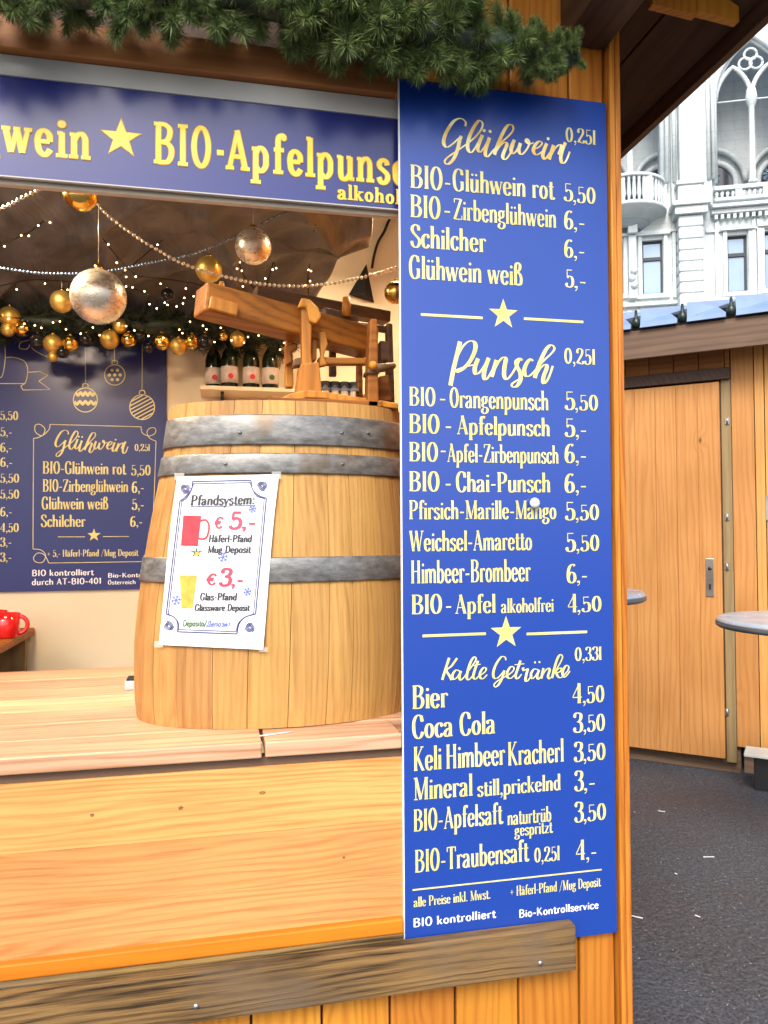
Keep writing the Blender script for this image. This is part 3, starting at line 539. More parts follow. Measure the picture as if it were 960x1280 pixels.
W([("BIO-Apfelsaft", 88, 440, 190, 88), ("naturtrüb", 463, 636, 164, 62), ("gespritzt", 492, 640, 208, 50), ("3", 731, 764, 153, 80), (",50", 767, 854, 149, 66),
   ("BIO-Traubensaft", 93, 544, 354, 90), ("0,25l", 570, 669, 314, 58), ("4", 736, 772, 305, 80), (",-", 777, 818, 302, 66)], 3.2, 490, 980)
W([("alle Preise inkl. Mwst.", 88, 393, 492, 40), ("+ Häferl-Pfand /Mug Deposit", 472, 833, 449, 40)], 3.2, 490, 980)
W([("BIO kontrolliert", 85, 413, 572, 34, 'sans'), ("Bio-Kontrollservice", 508, 825, 534, 31, 'sans')], 3.2, 490, 980, 'white')
fw = lambda u, v: (lambda q: (q.x, q.z))(P(u, v, 0))
for wd, nm, mt in ((W_GLUEH, 'heading', 'goldscript'), (W_PUNSCH, 'heading', 'gold'), (W_KALTE, 'heading', 'gold')):
    i_ = Ink(); script(i_, wd, fw); i_.obj(nm, mt, SG, lambda x, z, l: (x, -l, z), .0006)
def bars(pairs, star=None, mat='gold', th=.006):
    for a, b in pairs:
        i_ = Ink(); qa, qb = P(*a, 0), P(*b, 0); z = (qa.z+qb.z)/2; i_.stroke([(qa.x, z), (qb.x, z)], lambda *q: th)
        i_.obj('divider', mat, SG, lambda x, z, l: (x, -l, z), .0006)
    if star:
        j = Ink(); q = P(star[0], star[1], 0); j.star((q.x, q.z), star[2]); j.obj('star', 'gold', SG, lambda x, z, l: (x, -l, z), .0006)
bars([((490+115/3.2, 90+971/3.2), (490+362/3.2, 90+983/3.2)), ((490+527/3.2, 90+988/3.2), (490+765/3.2, 90+999/3.2))], (490+445/3.2, 90+970/3.2, .0365))
bars([((490+122/3.2, 600+621/3.2), (490+375/3.2, 600+617/3.2)), ((490+538/3.2, 600+613/3.2), (490+780/3.2, 600+610/3.2))], (490+456/3.2, 600+611/3.2, .0385))
bars([((490+82/3.2, 980+415/3.2), (490+838/3.2, 980+350/3.2))], None, 'gold', .0034)
q = P(666, 629, 0); pin = MB()
pin.tube([(q.x, -.0005, q.z), (q.x, -.006, q.z), (q.x, -.012, q.z), (q.x, -.017, q.z), (q.x, -.0195, q.z)], [.006, .009, .0125, .010, .004], 14)
part('pin', pin, 'knob', SG)
# ------------------------------------------------------------------ banner over the hatch
BN = thing('banner_sign', 'long navy banner with yellow slab lettering over the serving hatch', 'sign', (-1, .035, z_b))
part('panel', MB().box(-2.3, .0055, .030, .036, z_b, z_t), 'navy', BN)
part('frame_rail', MB().box(-2.3, .0055, .026, .044, z_t+.0005, z_g), 'grey', BN, bevel=.002)
part('frame_edge', MB().box(-2.3, .0055, .028, .0375, z_b-.003, z_b-.0005), 'grey', BN)
def B(t, u0, u1, vb, cap, sc, ox, oy, md='slab', k=1.0):
    a = P(ox+u0/sc, oy+vb/sc, .03); b = P(ox+u1/sc, oy+vb/sc, .03); cz = P(ox+u0/sc, oy+(vb-cap)/sc, .03)
    for m_, gr, lf, nm in (('rim', .0016*k, .0004, 'letter_rim'), ('yellow', 0, .0013, 'lettering')):
        Ink().text(t, a.x, b.x, a.z, cz.z-a.z, md, gr).obj(nm, m_, BN, lambda x, z, l: (x, .03-l, z), lf)
B('BIO', 42, 255, 188, 148, 2.963, 180, 140); B('-', 268, 306, 200, 140, 2.963, 180, 140); B('Apfelpuns', 312, 914, 210, 145, 2.963, 180, 140); B('ch', 925, 1075, 268, 140, 2.963, 180, 140)
B('alkohol', 720, 950, 322, 54, 2.963, 180, 140, 'slab', .5); B('frei', 966, 1100, 345, 54, 2.963, 180, 140, 'slab', .5)
B('wein', 22, 424, 700, 190, 3.692, 0, 0); B('Glüh', -420, 6, 690, 190, 3.692, 0, 0)
q = P(151.5, 173, .03)
for m_, r_, l_ in (('rim', .0455, .0004), ('yellow', .041, .0013)):
    i_ = Ink(); i_.star((q.x, q.z), r_); i_.obj('star', m_, BN, lambda x, z, l: (x, .03-l, z), l_)
# ---- inner menu board
IY = 1.54; IB = thing('inner_menu_board', 'navy price board with gold ornaments on the back wall inside the stall', 'sign', (-1.1, 1.545, 1.25))
zb = P(100, 738, IY).z; xr = P(208, 500, IY).x
part('panel', MB().box(-2.2, xr, IY, 1.549, zb, 2.375), 'navyin', IB)
fi = lambda u, v: (lambda q: (q.x, q.z))(P(u, v, IY))
out = lambda x, z, l: (x, IY-l, z)
def R2(lst, sc, ox, oy, mat='gold', mode='serif'): return runs(lst, sc, ox, oy, IY, mat, IB, mode)
R2([("BIO-Glühwein rot", 215, 627, 768, 62), ("5,50", 657, 752, 776, 52), ("BIO-Zirbenglühwein", 215, 640, 858, 62), ("6,-", 660, 720, 862, 54), ("Glühwein weiß", 210, 540, 946, 62), ("5,-", 660, 720, 948, 54), ("0,25l", 674, 748, 654, 34),
    (".5,50", -10, 90, 498, 44), (".5,-", -10, 60, 580, 44), (".6,-", -10, 60, 658, 44), (".6,-", -10, 62, 732, 44), (".5,50", -10, 95, 812, 44), (".5,50", -10, 95, 892, 44)], 4, 0, 400)
R2([("Schilcher", 207, 425, 234, 60), ("6,-", 652, 712, 232, 50), ("+ 5,- Häferl-Pfand /Mug Deposit", 236, 690, 384, 34), (".6,-", -10, 60, 180, 44), (".4,50", -10, 93, 260, 44), (".3,-", -10, 58, 332, 44), (".3,-", -10, 58, 408, 44)], 4, 0, 600)
R2([("BIO kontrolliert", 160, 467, 480, 30), ("durch AT-BIO-401", 160, 508, 525, 30), ("Bio-Kontroll-", 540, 760, 488, 22), ("Österreich", 540, 678, 522, 20)], 4, 0, 600, 'white', 'sans')
i_ = Ink(); gx = lambda x, y: fi((278+(x-66)*(362/720.))/4, 400+(552+(y-36)*(132/264.)-(x-66)*.02)/4)
sc, ox, oy = 4.571, 540, 140
script(i_, W_GLUEH, lambda u, v: gx((u-540)*4.571, (v-140)*4.571)); i_.obj('heading', 'gold', IB, out, .0006)
i_ = Ink(); LW = lambda w_: (lambda *q: w_*2.6e-3)
def ln(pts, w_=3.2, sc=4, ox=0, oy=400, sm=True): i_.stroke([fi(ox+x/sc, oy+y/sc) for x, y in (S(*pts) if sm and len(pts) > 2 else pts)], LW(w_/3.2))
ln([(250, 522), (705, 534)]); ln([(168, 592), (165, 1145)]); ln([(780, 606), (772, 850), (765, 1000), (735, 1180)], sm=False)
ln([(250, 522), (245, 548), (210, 578), (178, 560), (176, 528), (200, 522), (225, 545), (215, 575), (190, 588), (168, 592)])
ln([(705, 534), (712, 565), (745, 580), (776, 566), (776, 542), (752, 540), (735, 560), (748, 590), (780, 606)])
ln([(165, 1145), (205, 1150), (228, 1175), (215, 1210), (180, 1210), (168, 1188), (190, 1165), (222, 1175), (245, 1215)]); ln([(245, 1215), (710, 1208)]); ln([(710, 1208), (720, 1180), (740, 1175)])
ln([(290, 1084), (425, 1084)]); ln([(515, 1083), (645, 1082)])
ln([(426, 60), (428, 312)]); ln([(571, 60), (573, 212)]); ln([(712, 60), (710, 356)])
ln([(0, 318), (125, 318)]); ln([(30, 188), (70, 188), (120, 205), (138, 240), (135, 290), (125, 318)]); ln([(138, 262), (200, 258), (238, 278), (195, 306), (250, 348), (115, 350), (105, 330), (125, 318)], sm=False)
ln([(20, 60), (27, 180), (15, 270), (0, 290)]); ln([(150, 100), (105, 112), (98, 140), (135, 145), (150, 120), (145, 100), (165, 145), (205, 170), (250, 190)])
ln([(-60, 588-350+120), (0, 378-20)]); 
for cx, cy, rx in ((427, 400, 60), (574, 275, 51), (711, 436, 62)):
    ln([(cx+rx*cos(2*pi*k/20), cy+rx*1.0*sin(2*pi*k/20)) for k in range(21)], 4.5); ln([(cx-14, cy-rx-4), (cx-10, cy-rx-20), (cx+10, cy-rx-20), (cx+14, cy-rx-4)], 5)
for dy in (-30, -8, 14, 34):
    h = sqrt(max(0, 57**2-dy*dy))
    if dy in (-30, 14): ln([(427-h+h*2*k/8, 400+dy+(7 if k % 2 else -7)) for k in range(9)], 13)
for k in range(-4, 5):
    off = k*17; h = sqrt(max(0, 60**2-off*off))
    ax, ay = .88, -.47
    if k % 1 == 0 and h > 8: ln([(711+.47*off-ax*h, 436+.88*off-ay*h), (711+.47*off+ax*h, 436+.88*off+ay*h)], 5.5, sm=False)
for a_ in range(7):
    dx_, dy_ = (0, 0) if a_ == 6 else (27*cos(a_*pi/3), 27*sin(a_*pi/3)); q = fi((574+dx_)/4, 400+(275+dy_)/4); i_.dot(q, .0065)
q = fi(470/4, 600+276/4); i_.star(q, .026)
i_.obj('ornament', 'gold', IB, out, .0006)
# ------------------------------------------------------------------ barrel on the counter
BX, BY, BZ = -.245, .30, 1.0585; FLAT = .58
PROF = [(1.0585, .343), (1.10, .349), (1.17, .353), (1.24, .3545), (1.32, .350), (1.41, .341), (1.50, .330), (1.59, .316), (1.678, .302), (1.74, .296), (1.77, .2925), (1.806, .288)]
cx = lambda z: BX+.024*(z-1.06)/.75
def rad(z):
    for (a, ra), (b, rb) in zip(PROF[:-1], PROF[1:]):
        if z <= b: t = (z-a)/(b-a); return ra+(rb-ra)*t
    return PROF[-1][1]
BR = thing('barrel', 'large oak barrel with grey steel hoops standing on the counter', 'barrel', (BX, BY, BZ))
rnd = random.Random(3); angs = [0]
while angs[-1] < 2*pi-.2: angs.append(angs[-1]+rnd.uniform(.17, .30))
angs[-1] = 2*pi; NS = len(angs)-1
def bpt(a, z, o=0): r = rad(z)+o; return (cx(z)+r*cos(a), BY+(r*FLAT if o == 0 else rad(z)*FLAT+o)*sin(a), z)
for i in range(NS):
    a0, a1 = angs[i]+.0020, angs[i+1]-.0020; m = MB(); k_ = 3; vs = []
    jit = rnd.uniform(-.0012, .0012)
    for z, r in PROF:
        for j in range(k_+1):
            a = a0+(a1-a0)*j/k_; e = .0016 if j in (0, k_) else 0; vs.append(bpt(a, z, jit-e if jit-e else -.0001))
        vs.append(bpt(a1, z, -.022)); vs.append(bpt(a0, z, -.022))
    w_ = k_+3; n_ = len(PROF)
    fs = [(r_*w_+j, r_*w_+(j+1) % w_, (r_+1)*w_+(j+1) % w_, (r_+1)*w_+j) for r_ in range(n_-1) for j in range(w_)]
    fs += [tuple(range(w_-1, -1, -1)), tuple(range((n_-1)*w_, n_*w_))]
    m.add(vs, fs, False); part('stave', m, 'oak', BR)
hd = MB(); hd.add([(cx(1.79)+(rad(1.79)-.03)*cos(2*pi*i/32), BY+(rad(1.79)*FLAT-.028)*sin(2*pi*i/32), 1.79) for i in range(32)], [tuple(range(32))]); part('head', hd, 'oak', BR)
def hoop(z0, z1):
    m = MB(); n = 64; vs = []
    for i in range(n):
        a = 2*pi*i/n
        for z, o in ((z0, .002), (z0, .0045), (z0+.003, .0062), (z1-.003, .0062), (z1, .0045), (z1, .002)): vs.append(bpt(a, z, o))
    fs = [(i*6+j, ((i+1) % n)*6+j, ((i+1) % n)*6+(j+1) % 6, i*6+(j+1) % 6) for i in range(n) for j in range(6)]
    m.add(vs, fs, True); return part('hoop', m, 'hoop', BR)
def zat(v, u=350): return P(u, v, BY-rad(1.5)*FLAT*.9).z
H = [hoop(zat(556), zat(518)), hoop(zat(592), zat(566.5)), hoop(P(400, 726.5, .12).z, P(400, 695.5, .12).z)]
def onb(u, v, off):                                # pixel to a point lying 'off' in front of the barrel skin
    y = .12
    for _ in range(6):
        q = P(u, v, y); r = rad(min(max(q.z, 1.06), 1.8)); t = min(.98, max(-.98, (q.x-cx(q.z))/r)); y = BY-r*FLAT*sqrt(1-t*t)-off
    return P(u, v, y)
for u, v, h in ((282, 580, 1), (428, 580, 1), (427, 541, 0), (300, 541, 0), (460, 541, 0)):
    q = onb(u, v, .006); part('rivet', MB().lathe([(.0, -.003), (.005, -.002), (.005, .002), (0, .003)], tuple(q), 8), 'hoop', H[h])
# ------------------------------------------------------------------ price poster taped to the barrel
PO = thing('poster', 'white paper deposit poster with red mug, taped to the front of the barrel', 'poster', tuple(onb(270, 700, .02)))
def pg(x, y, l=0.0): return onb(190+x/5.333, 580+y/5.333, .0085+l)
m = MB(); nx, ny = 10, 16; TLp, TRp, BLp, BRp = (168, 85), (848, 68), (45, 1205), (740, 1238)
vs = []
for j in range(ny+1):
    for i in range(nx+1):
        s_1, t_ = i/nx, j/ny
        x = (TLp[0]*(1-s_1)+TRp[0]*s_1)*(1-t_)+(BLp[0]*(1-s_1)+BRp[0]*s_1)*t_; y = (TLp[1]*(1-s_1)+TRp[1]*s_1)*(1-t_)+(BLp[1]*(1-s_1)+BRp[1]*s_1)*t_
        x += -14*sin(pi*t_)*(1-t_)
        vs.append(pg(x, y, .004*(t_ > .9)*(i in (0, nx))))
vs2 = [Vector(q)+Vector((0, .0007, 0)) for q in vs]; n1 = len(vs)
m.add(vs+vs2, [(j*(nx+1)+i+nx+1, j*(nx+1)+i+nx+2, j*(nx+1)+i+1, j*(nx+1)+i) for j in range(ny) for i in range(nx)]+[(n1+j*(nx+1)+i, n1+j*(nx+1)+i+1, n1+j*(nx+1)+i+nx+2, n1+j*(nx+1)+i+nx+1) for j in range(ny) for i in range(nx)], True)
part('sheet', m, 'paper', PO)
pf = lambda x, y, l: tuple(pg(x, -y, l))           # poster ink: x to the right, y up
def pt(t, x0, x1, yb, cap, mat, md='serif', it=.12, slope=0.0, grow=1.2):
    i_ = Ink(); i_.text(t, x0, x1, -yb, cap, md, grow, it); i_.v = [(x, y-(x-x0)*slope, l) for x, y, l in i_.v]; i_.obj('lettering', mat, PO, pf, .0012)
pt('Pfandsystem:', 258, 680, 275, 66, 'ink', 'med', .12, -.02)
pt('€', 412, 468, 428, 74, 'redtext', 'light', .15, 0, 2.5); pt('5', 512, 592, 430, 112, 'redtext', 'light', .15, 0, 4); pt(',-', 600, 690, 430, 90, 'redtext', 'light', .1, 0, 2.5)
pt('Häferl-Pfand', 378, 662, 520, 48, 'ink', 'med', .12); pt('Mug Deposit', 370, 655, 592, 48, 'ink', 'med', .12)
pt('€', 358, 425, 806, 74, 'redtext', 'light', .15, 0, 2.5); pt('3', 446, 522, 810, 112, 'redtext', 'light', .15, 0, 4); pt(',-', 530, 605, 812, 90, 'redtext', 'light', .1, 0, 2.5)
pt('Glas-Pfand', 320, 562, 908, 48, 'ink', 'med', .12); pt('Glassware Deposit', 285, 648, 978, 44, 'ink', 'med', .12)
pt('Deposito/', 205, 362, 1082, 42, 'greenp', 'light', .1); pt('Депозит', 364, 520, 1084, 40, 'bluep', 'light', .2)
i_ = Ink(); i_.stroke([(256+434*t/12, -284+8*t/12) for t in range(13)], lambda *q: 5)
for o, wd in ((0, 6), (15, 4)):
    def bl_(pts): i_.stroke([(x, -y) for x, y in (S(*pts) if len(pts) > 2 else [(pts[0][0]+(pts[1][0]-pts[0][0])*t/24, pts[0][1]+(pts[1][1]-pts[0][1])*t/24) for t in range(25)])], lambda *q: wd+1.5)
    bl_([(270+o*.4, 116+o), (660-o*.4, 108+o)]); bl_([(185+o*.9, 248), (94+o*.9, 1000)]); bl_([(762-o*.9, 228), (690-o*.9, 1000)]); bl_([(170+o*.3, 1118-o), (566-o*.4, 1132-o)])
    bl_([(270+o*.4, 116+o), (262, 170), (225+o*.5, 215+o*.5), (185+o*.9, 248)]); bl_([(660-o*.4, 108+o), (668, 165), (705-o*.5, 205+o*.5), (762-o*.9, 228)])
    bl_([(94+o*.9, 1000), (145, 1020), (170+o*.3, 1060-o*.3), (170+o*.3, 1118-o)]); bl_([(690-o*.9, 1000), (620, 1020), (580-o*.3, 1065-o*.3), (566-o*.4, 1132-o)])
i_.obj('border', 'navyp', PO, pf, .0012)
i_ = Ink()
for cx_, cy, sx, sy in ((222, 165, 1, 1), (735, 145, -1, 1), (112, 1080, 1, -1), (652, 1090, -1, -1)):
    i_ = Ink()
    for a in range(3):
        pts = [(cx_+sx*(18*cos(t*.9+a*2.1)*(.3+t*.22)), -(cy+sy*(18*sin(t*.9+a*2.1)*(.3+t*.22)))) for t in [q*.5 for q in range(15)]]
        i_.stroke(pts, lambda *q: 6)
    i_.obj('corner_swirl', 'navyp', PO, pf, .0012, )
i_ = Ink(); i_.poly([(208, -342), (328, -345), (305, -548), (192, -545)]); i_.stroke(S((322, -378), (362, -375), (380, -420), (365, -485), (335, -500), (312, -495)), lambda *q: 13); i_.obj('mug_print', 'redp', PO, pf, .0012)
i_ = Ink(); i_.poly([(185, -745), (300, -745), (270, -962), (196, -962)]); i_.obj('glass_print', 'amber', PO, pf, .0012)
i_ = Ink(); i_.poly([(187, -722), (298, -722), (299, -744), (186, -744)]); i_.obj('foam_print', M['beige'], PO, pf, .0013)
i_ = Ink()
for a in range(5): i_.stroke([(295, -590), (295+42*cos(a*1.25+.3), -590+34*sin(a*1.25+.3))], lambda dx, dy, t: 16*(1-t)+3)
i_.obj('holly_print', 'greenp', PO, pf, .0014)
i_ = Ink(); i_.star((300, -598), 24, 60); i_.obj('flower_print', 'amber', PO, pf, .0018)
for cx_, cy, r in ((670, 300, 26), (472, 620, 34), (636, 852, 28), (160, 908, 34)):
    i_ = Ink()
    for a in range(6):
        c1, s1 = cos(a*pi/3+.2), sin(a*pi/3+.2); i_.stroke([(cx_, -cy), (cx_+r*c1, -cy+r*s1)], lambda *q: 6)
        for k_ in (-.6, .6): i_.stroke([(cx_+r*.55*c1, -cy+r*.55*s1), (cx_+r*.95*cos(a*pi/3+.2+k_*.6), -cy+r*.95*sin(a*pi/3+.2+k_*.6))], lambda *q: 5)
    i_.obj('snowflake_print', 'bluep', PO, pf, .0012)
k = NT('clear tape'); k.set(col=(.8, .8, .76), rough=.25, alpha=.35); M['tape'] = k.m
for a_, b_ in (((15, 1180), (75, 1222)), ((800, 50), (860, 100)), ((150, 60), (215, 105)), ((715, 1222), (770, 1252))):
    m = MB(); m.add([pg(a_[0], a_[1], .0015), pg(b_[0], a_[1], .0015), pg(b_[0], b_[1], .0015), pg(a_[0], b_[1], .0015)], [(3, 2, 1, 0)]); part('tape', m, 'tape', PO)
# ------------------------------------------------------------------ antique wooden press on top of the barrel
PR = thing('wooden_press', 'antique timber lever press with slanting beam, standing on top of the barrel', 'press', (BX+.1, .30, 1.8065))
def pb(u, v, y=.30): return P(u, v, y)
def beam(nm, a, b, ya, yb, w_, h, mat, bev=.004, label=None):
    m = MB(); m.bar(P(a[0], a[1], ya), P(b[0], b[1], yb), w_, h); return part(nm, m, mat, PR, bevel=bev, label=label)
def poly(nm, pts, y0, y1, mat, bev=.004):
    ps = [P(u, v, y0) for u, v in pts]; return part(nm, MB().prism([(q.x, q.z) for q in ps], y0, y1), mat, PR, bevel=bev)
lb = beam('lever_beam', (250, 375), (463, 430), .20, .36, .085, .070, 'pressbeam', .006)
part('wedge', MB().bar(P(262, 378, .155), P(297, 388, .17), .012, .03), 'presslight', lb, bevel=.003)
part('peg', MB().tube([P(277, 366, .2), P(277, 352, .2)], [.011, .005], 8), 'presslight', lb)
beam('upper_beam', (318, 367), (484, 398), .38, .47, .05, .032, 'pressdark')
beam('cross_roller', (402, 391), (446, 402), .30, .33, .032, .028, 'pressdark', .008)
beam('rear_roller', (404, 402), (490, 413), .34, .36, .022, .018, 'pressdark', .006)
poly('front_upright', [(376, 380), (384, 376), (390, 392), (389, 440), (393, 482), (378, 482), (377, 430)], .215, .25, 'presslight')
poly('collar', [(372, 384), (377, 371), (388, 374), (398, 384), (402, 396), (395, 405), (386, 401), (383, 384)], .205, .228, 'presslight', .005)
poly('foot_block', [(376, 454), (399, 452), (403, 492), (371, 492)], .212, .30, 'presslight')
poly('rear_upright', [(357, 424), (366, 426), (367, 484), (357, 484)], .33, .36, 'presslight')
poly('side_post', [(463, 398), (472, 398), (474, 510), (459, 512), (461, 440)], .19, .235, 'pressbeam')
poly('side_post', [(484, 403), (491, 404), (494, 512), (484, 512)], .34, .37, 'pressdark')
poly('brace', [(390, 402), (397, 402), (396, 450), (389, 452)], .27, .295, 'presslight')
poly('spindle', [(398, 414), (407, 414), (410, 430), (405, 444), (409, 456), (399, 458), (401, 440)], .255, .28, 'presslight')
part('handle_peg', MB().tube([P(466, 461, .185), P(483, 459, .20), P(492, 457, .22)], [.012, .010, .008], 8), 'pressdark', PR)
part('peg_knob', MB().ball(tuple(P(466, 457, .18)), .012, 8), 'presslight', PR)
poly('binding', [(459, 461), (475, 461), (475, 467), (459, 467)], .182, .24, 'pressdark')
poly('curved_foot', [(318, 509), (340, 503), (362, 492), (382, 487), (405, 489), (440, 495), (470, 499), (498, 504), (498, 511), (440, 504), (405, 498), (385, 497), (368, 501), (350, 509)], .205, .245, 'presslight', .003)
poly('curved_foot', [(338, 511), (360, 502), (390, 498), (440, 502), (498, 508), (498, 517), (338, 517)], .30, .40, 'pressdark', .003)
poly('cross_piece', [(398, 446), (462, 447), (462, 455), (398, 455)], .27, .30, 'pressbeam')
poly('rear_upright', [(412, 404), (420, 405), (421, 470), (412, 470)], .38, .40, 'pressdark')
poly('rear_upright', [(446, 412), (453, 413), (454, 500), (446, 500)], .37, .39, 'pressbeam')
poly('side_block', [(474, 470), (486, 468), (490, 500), (472, 502)], .25, .31, 'pressbeam')
poly('side_block', [(475, 425), (484, 426), (486, 450), (476, 452)], .25, .30, 'pressdark')
poly('hook', [(356, 432), (372, 428), (372, 436), (364, 440), (366, 452), (357, 456)], .30, .33, 'presslight')
poly('wedge', [(368, 448), (378, 446), (378, 456), (366, 458)], .25, .29, 'pressdark')
part('screw_spindle', MB().tube([P(433, 396, .30), P(433, 372, .30)], [.014, .010], 10), 'presslight', PR)
part('base_board', MB().box(P(335, 510, .2).x, .0, .19, .41, 1.8065, 1.8225), 'pressbeam', PR, bevel=.003)
# ------------------------------------------------------------------ glasses and bottles behind the press
for i, (u, v) in enumerate(((409, 0), (421, 0), (433, 0), (445, 0))):
    q = P(u, 480, .33); z0 = 1.823
    GLs = thing('tumbler', ['clear tumbler behind the press, leftmost of the row of four', 'clear tumbler behind the press, second from the left in the row', 'clear tumbler behind the press, third from the left in the row', 'clear tumbler behind the press, rightmost of the row beside the side post'][i], 'glass', (q.x, .36, z0), 0, 'clear tumblers on top of the barrel')
    part('bowl', MB().lathe([(.0, 0), (.011, 0), (.0125, .03), (.013, .075), (.0118, .075), (.011, .03), (.010, .006), (0, .006)], (0, 0, 0), 14), 'glass', GLs, True)
    part('band', MB().lathe([(.0135, .050), (.0137, .050), (.0137, .057), (.0135, .057)], (0, 0, 0), 14), 'table', GLs, True)
    part('drink', MB().lathe([(0, .007), (.0095, .007), (.0105, .032), (0, .032)], (0, 0, 0), 12), 'amber', GLs, True)
SY = 1.45
SHF = thing('bottle_shelf', 'narrow pale wall shelf with black bracket under the wine bottles', 'shelf', tuple(P(310, 484, 1.55)))
za = P(300, 483, 1.37).z; x0 = P(250, 484, 1.37).x
part('board', MB().box(x0, .30, 1.37, 1.548, za-.016, za), 'cream', SHF, bevel=.002)
xb = P(278, 490, 1.38).x; part('bracket', MB().box(xb-.006, xb+.006, 1.40, 1.55, za-.03, za-.0165).box(xb-.0059, xb+.0059, 1.535, 1.549, za-.14, za-.0305), 'black', SHF)
for i, (u, col_, lab) in enumerate(((267, 'redp', 'green wine bottle with pale label, leftmost on the wall shelf'), (287, 'redp', 'dark wine bottle with white label and red dot, second from left on the wall shelf'), (314, 'redp', 'dark wine bottle with white label and red dot, third from left on the wall shelf'), (338, 'greenp', 'dark wine bottle with green dot on its label, rightmost on the wall shelf'))):
    q = P(u, 478, SY+(-.02 if i else .02)); b_ = thing('wine_bottle', lab, 'bottle', (q.x, q.y, za+.0004), 0, 'wine bottles on the wall shelf')
    part('glass', MB().lathe([(0, 0), (.031, 0), (.033, .004), (.033, .115), (.028, .14), (.014, .165), (.0125, .215), (.0145, .217), (.0145, .235), (0, .235)], (0, 0, 0), 18), 'bottle', b_, True)
    part('label', MB().lathe([(.0334, .02), (.0338, .02), (.0338, .085), (.0334, .085)], (0, 0, 0), 18), 'blabel', b_, True)
    i_ = Ink(); i_.dot((0.004, .045), .011, 12); i_.obj('label_print', col_, b_, lambda x, z, l: (x, -sqrt(.0341**2-x*x)-l, z), .0002) if False else part('label_print', MB().add([(.004+.011*cos(2*pi*t/12), -.0343, .045+.011*sin(2*pi*t/12)) for t in range(12)], [tuple(range(12))]), col_, b_, True)
# ------------------------------------------------------------------ left: side shelf with red mug, napkin holder
SS = thing('side_shelf', 'thick wooden wall shelf with rounded corner at the left of the back wall', 'shelf', (-1.3, 1.4, .7))
xe = P(44, 784, 1.54).x; zs = 1.138
cor = [(-2.2, 1.545), (xe, 1.545), (xe, 1.02), (xe-.012, .985), (xe-.04, .97), (-2.2, .97)]
m = MB(); n_ = len(cor); m.add([(x, y, zs-.03) for x, y in cor]+[(x, y, zs) for x, y in cor], [tuple(range(n_)), tuple(range(2*n_-1, n_-1, -1))]+[(i, n_+i, n_+(i+1) % n_, (i+1) % n_) for i in range(n_)])
part('top_board', m, 'pressbeam', SS, bevel=.008)
xp = P(33, 820, 1.50).x; part('side_panel', MB().box(-2.2, xp, 1.48, 1.51, .5, zs-.0305), 'frame', SS)
MU = thing('red_mug', 'glossy red mug with thick handle on the side shelf at the left edge', 'mug', (P(8, 775, 1.25).x, 1.25, zs+.0005))
part('body', MB().lathe([(0, 0), (.036, 0), (.041, .006), (.043, .04), (.046, .084), (.0435, .084), (.040, .04), (.037, .01), (0, .01)], (0, 0, 0), 24), 'red', MU, True)
part('handle', MB().tube([(.040+.030*sin(t), -.004, .044+.030*cos(t)) for t in [pi*q/10 for q in range(11)]], .0075, 8), 'red', MU, True)
MU2 = thing('red_mug', 'glossy red mug behind, cut by the left edge of the picture', 'mug', (P(-12, 775, 1.32).x, 1.36, zs+.0005))
part('body', MB().lathe([(0, 0), (.036, 0), (.041, .006), (.043, .04), (.046, .084), (.0435, .084), (.040, .04), (.037, .01), (0, .01)], (0, 0, 0), 24), 'red', MU2, True)
part('handle', MB().tube([(.040+.030*sin(t), -.004, .044+.030*cos(t)) for t in [pi*q/10 for q in range(11)]], .0075, 8), 'red', MU2, True)
q = PZ(163, 862, 1.059)
NH = thing('napkin_holder', 'small grey holder on the counter, half hidden behind the barrel', 'holder', (q.x+.03, q.y+.02, 1.059))
part('case', MB().box(-.045, .05, -.03, .03, 0, .026), 'table', NH, True, bevel=.003)
part('lid', MB().box(-.040, .05, -.028, .028, .0263, .031), 'black', NH, True)
st = MB(); q1, q2 = PZ(324, 920, 1.0595), PZ(367, 914, 1.0595); st.tube([q1, (q1+q2)/2, q2], .0012, 6); solo('straw', st, 'paper', 'thin white straw lying on the counter at the foot of the barrel', 'straw', loc=tuple(q1))
# ------------------------------------------------------------------ fabric ceiling, cone, cable
fb = MB(); nx, ny = 150, 90; vs = []
rf = random.Random(5)
for j in range(ny+1):
    for i in range(nx+1):
        t_ = j/ny; y = .12+1.40*t_; xr_ = .02-.10*sin(t_*7)*.4+(.10 if t_ < .6 else 0)-.06*t_; x = -2.2+(xr_+2.2)*i/nx
        an = atan2(x+.42, y+.35); fold = (1-abs(sin(an*11+.6*sin(y*4))))**3; an2 = atan2(x+1.5, 1.75-y); fold2 = (1-abs(sin(an2*9)))**4; z = 2.535-.05*t_-.034*fold-.028*fold2+.020*sin(x*5+y*3)+.005*sin(x*23-y*9+1)-.15*(t_**5)+.006*sin(x*47+y*31)
        z -= .05*math.exp(-((x+.15)/.1)**2)*(1-t_); vs.append((x, y, z))
fb.add(vs, [(j*(nx+1)+i, j*(nx+1)+i+1, (j+1)*(nx+1)+i+1, (j+1)*(nx+1)+i) for j in range(ny) for i in range(nx)], True)
solo('ceiling_drape', fb, 'fabric', 'crumpled taupe fabric drape hung under the stall roof', 'drape', loc=(-1, .8, 2.45))
for o_ in [o_ for o_ in bpy.data.objects if o_.name == 'ceiling_drape']:
    sm_ = o_.modifiers.new('thickness', 'SOLIDIFY'); sm_.thickness = .003
q = P(457, 362, 1.53); cn = MB(); q0 = P(458, 330, 1.50); qa, qb = P(436, 368, 1.53), P(468, 378, 1.53)
cn.add([q0, (qa.x, 1.535, qa.z), ((qa.x+qb.x)/2, 1.46, (qa.z+qb.z)/2), (qb.x, 1.535, qb.z), (q0.x, 1.54, q0.z)], [(0, 1, 2), (0, 2, 3), (1, 4, 3, 2), (0, 4, 1), (0, 3, 4)])
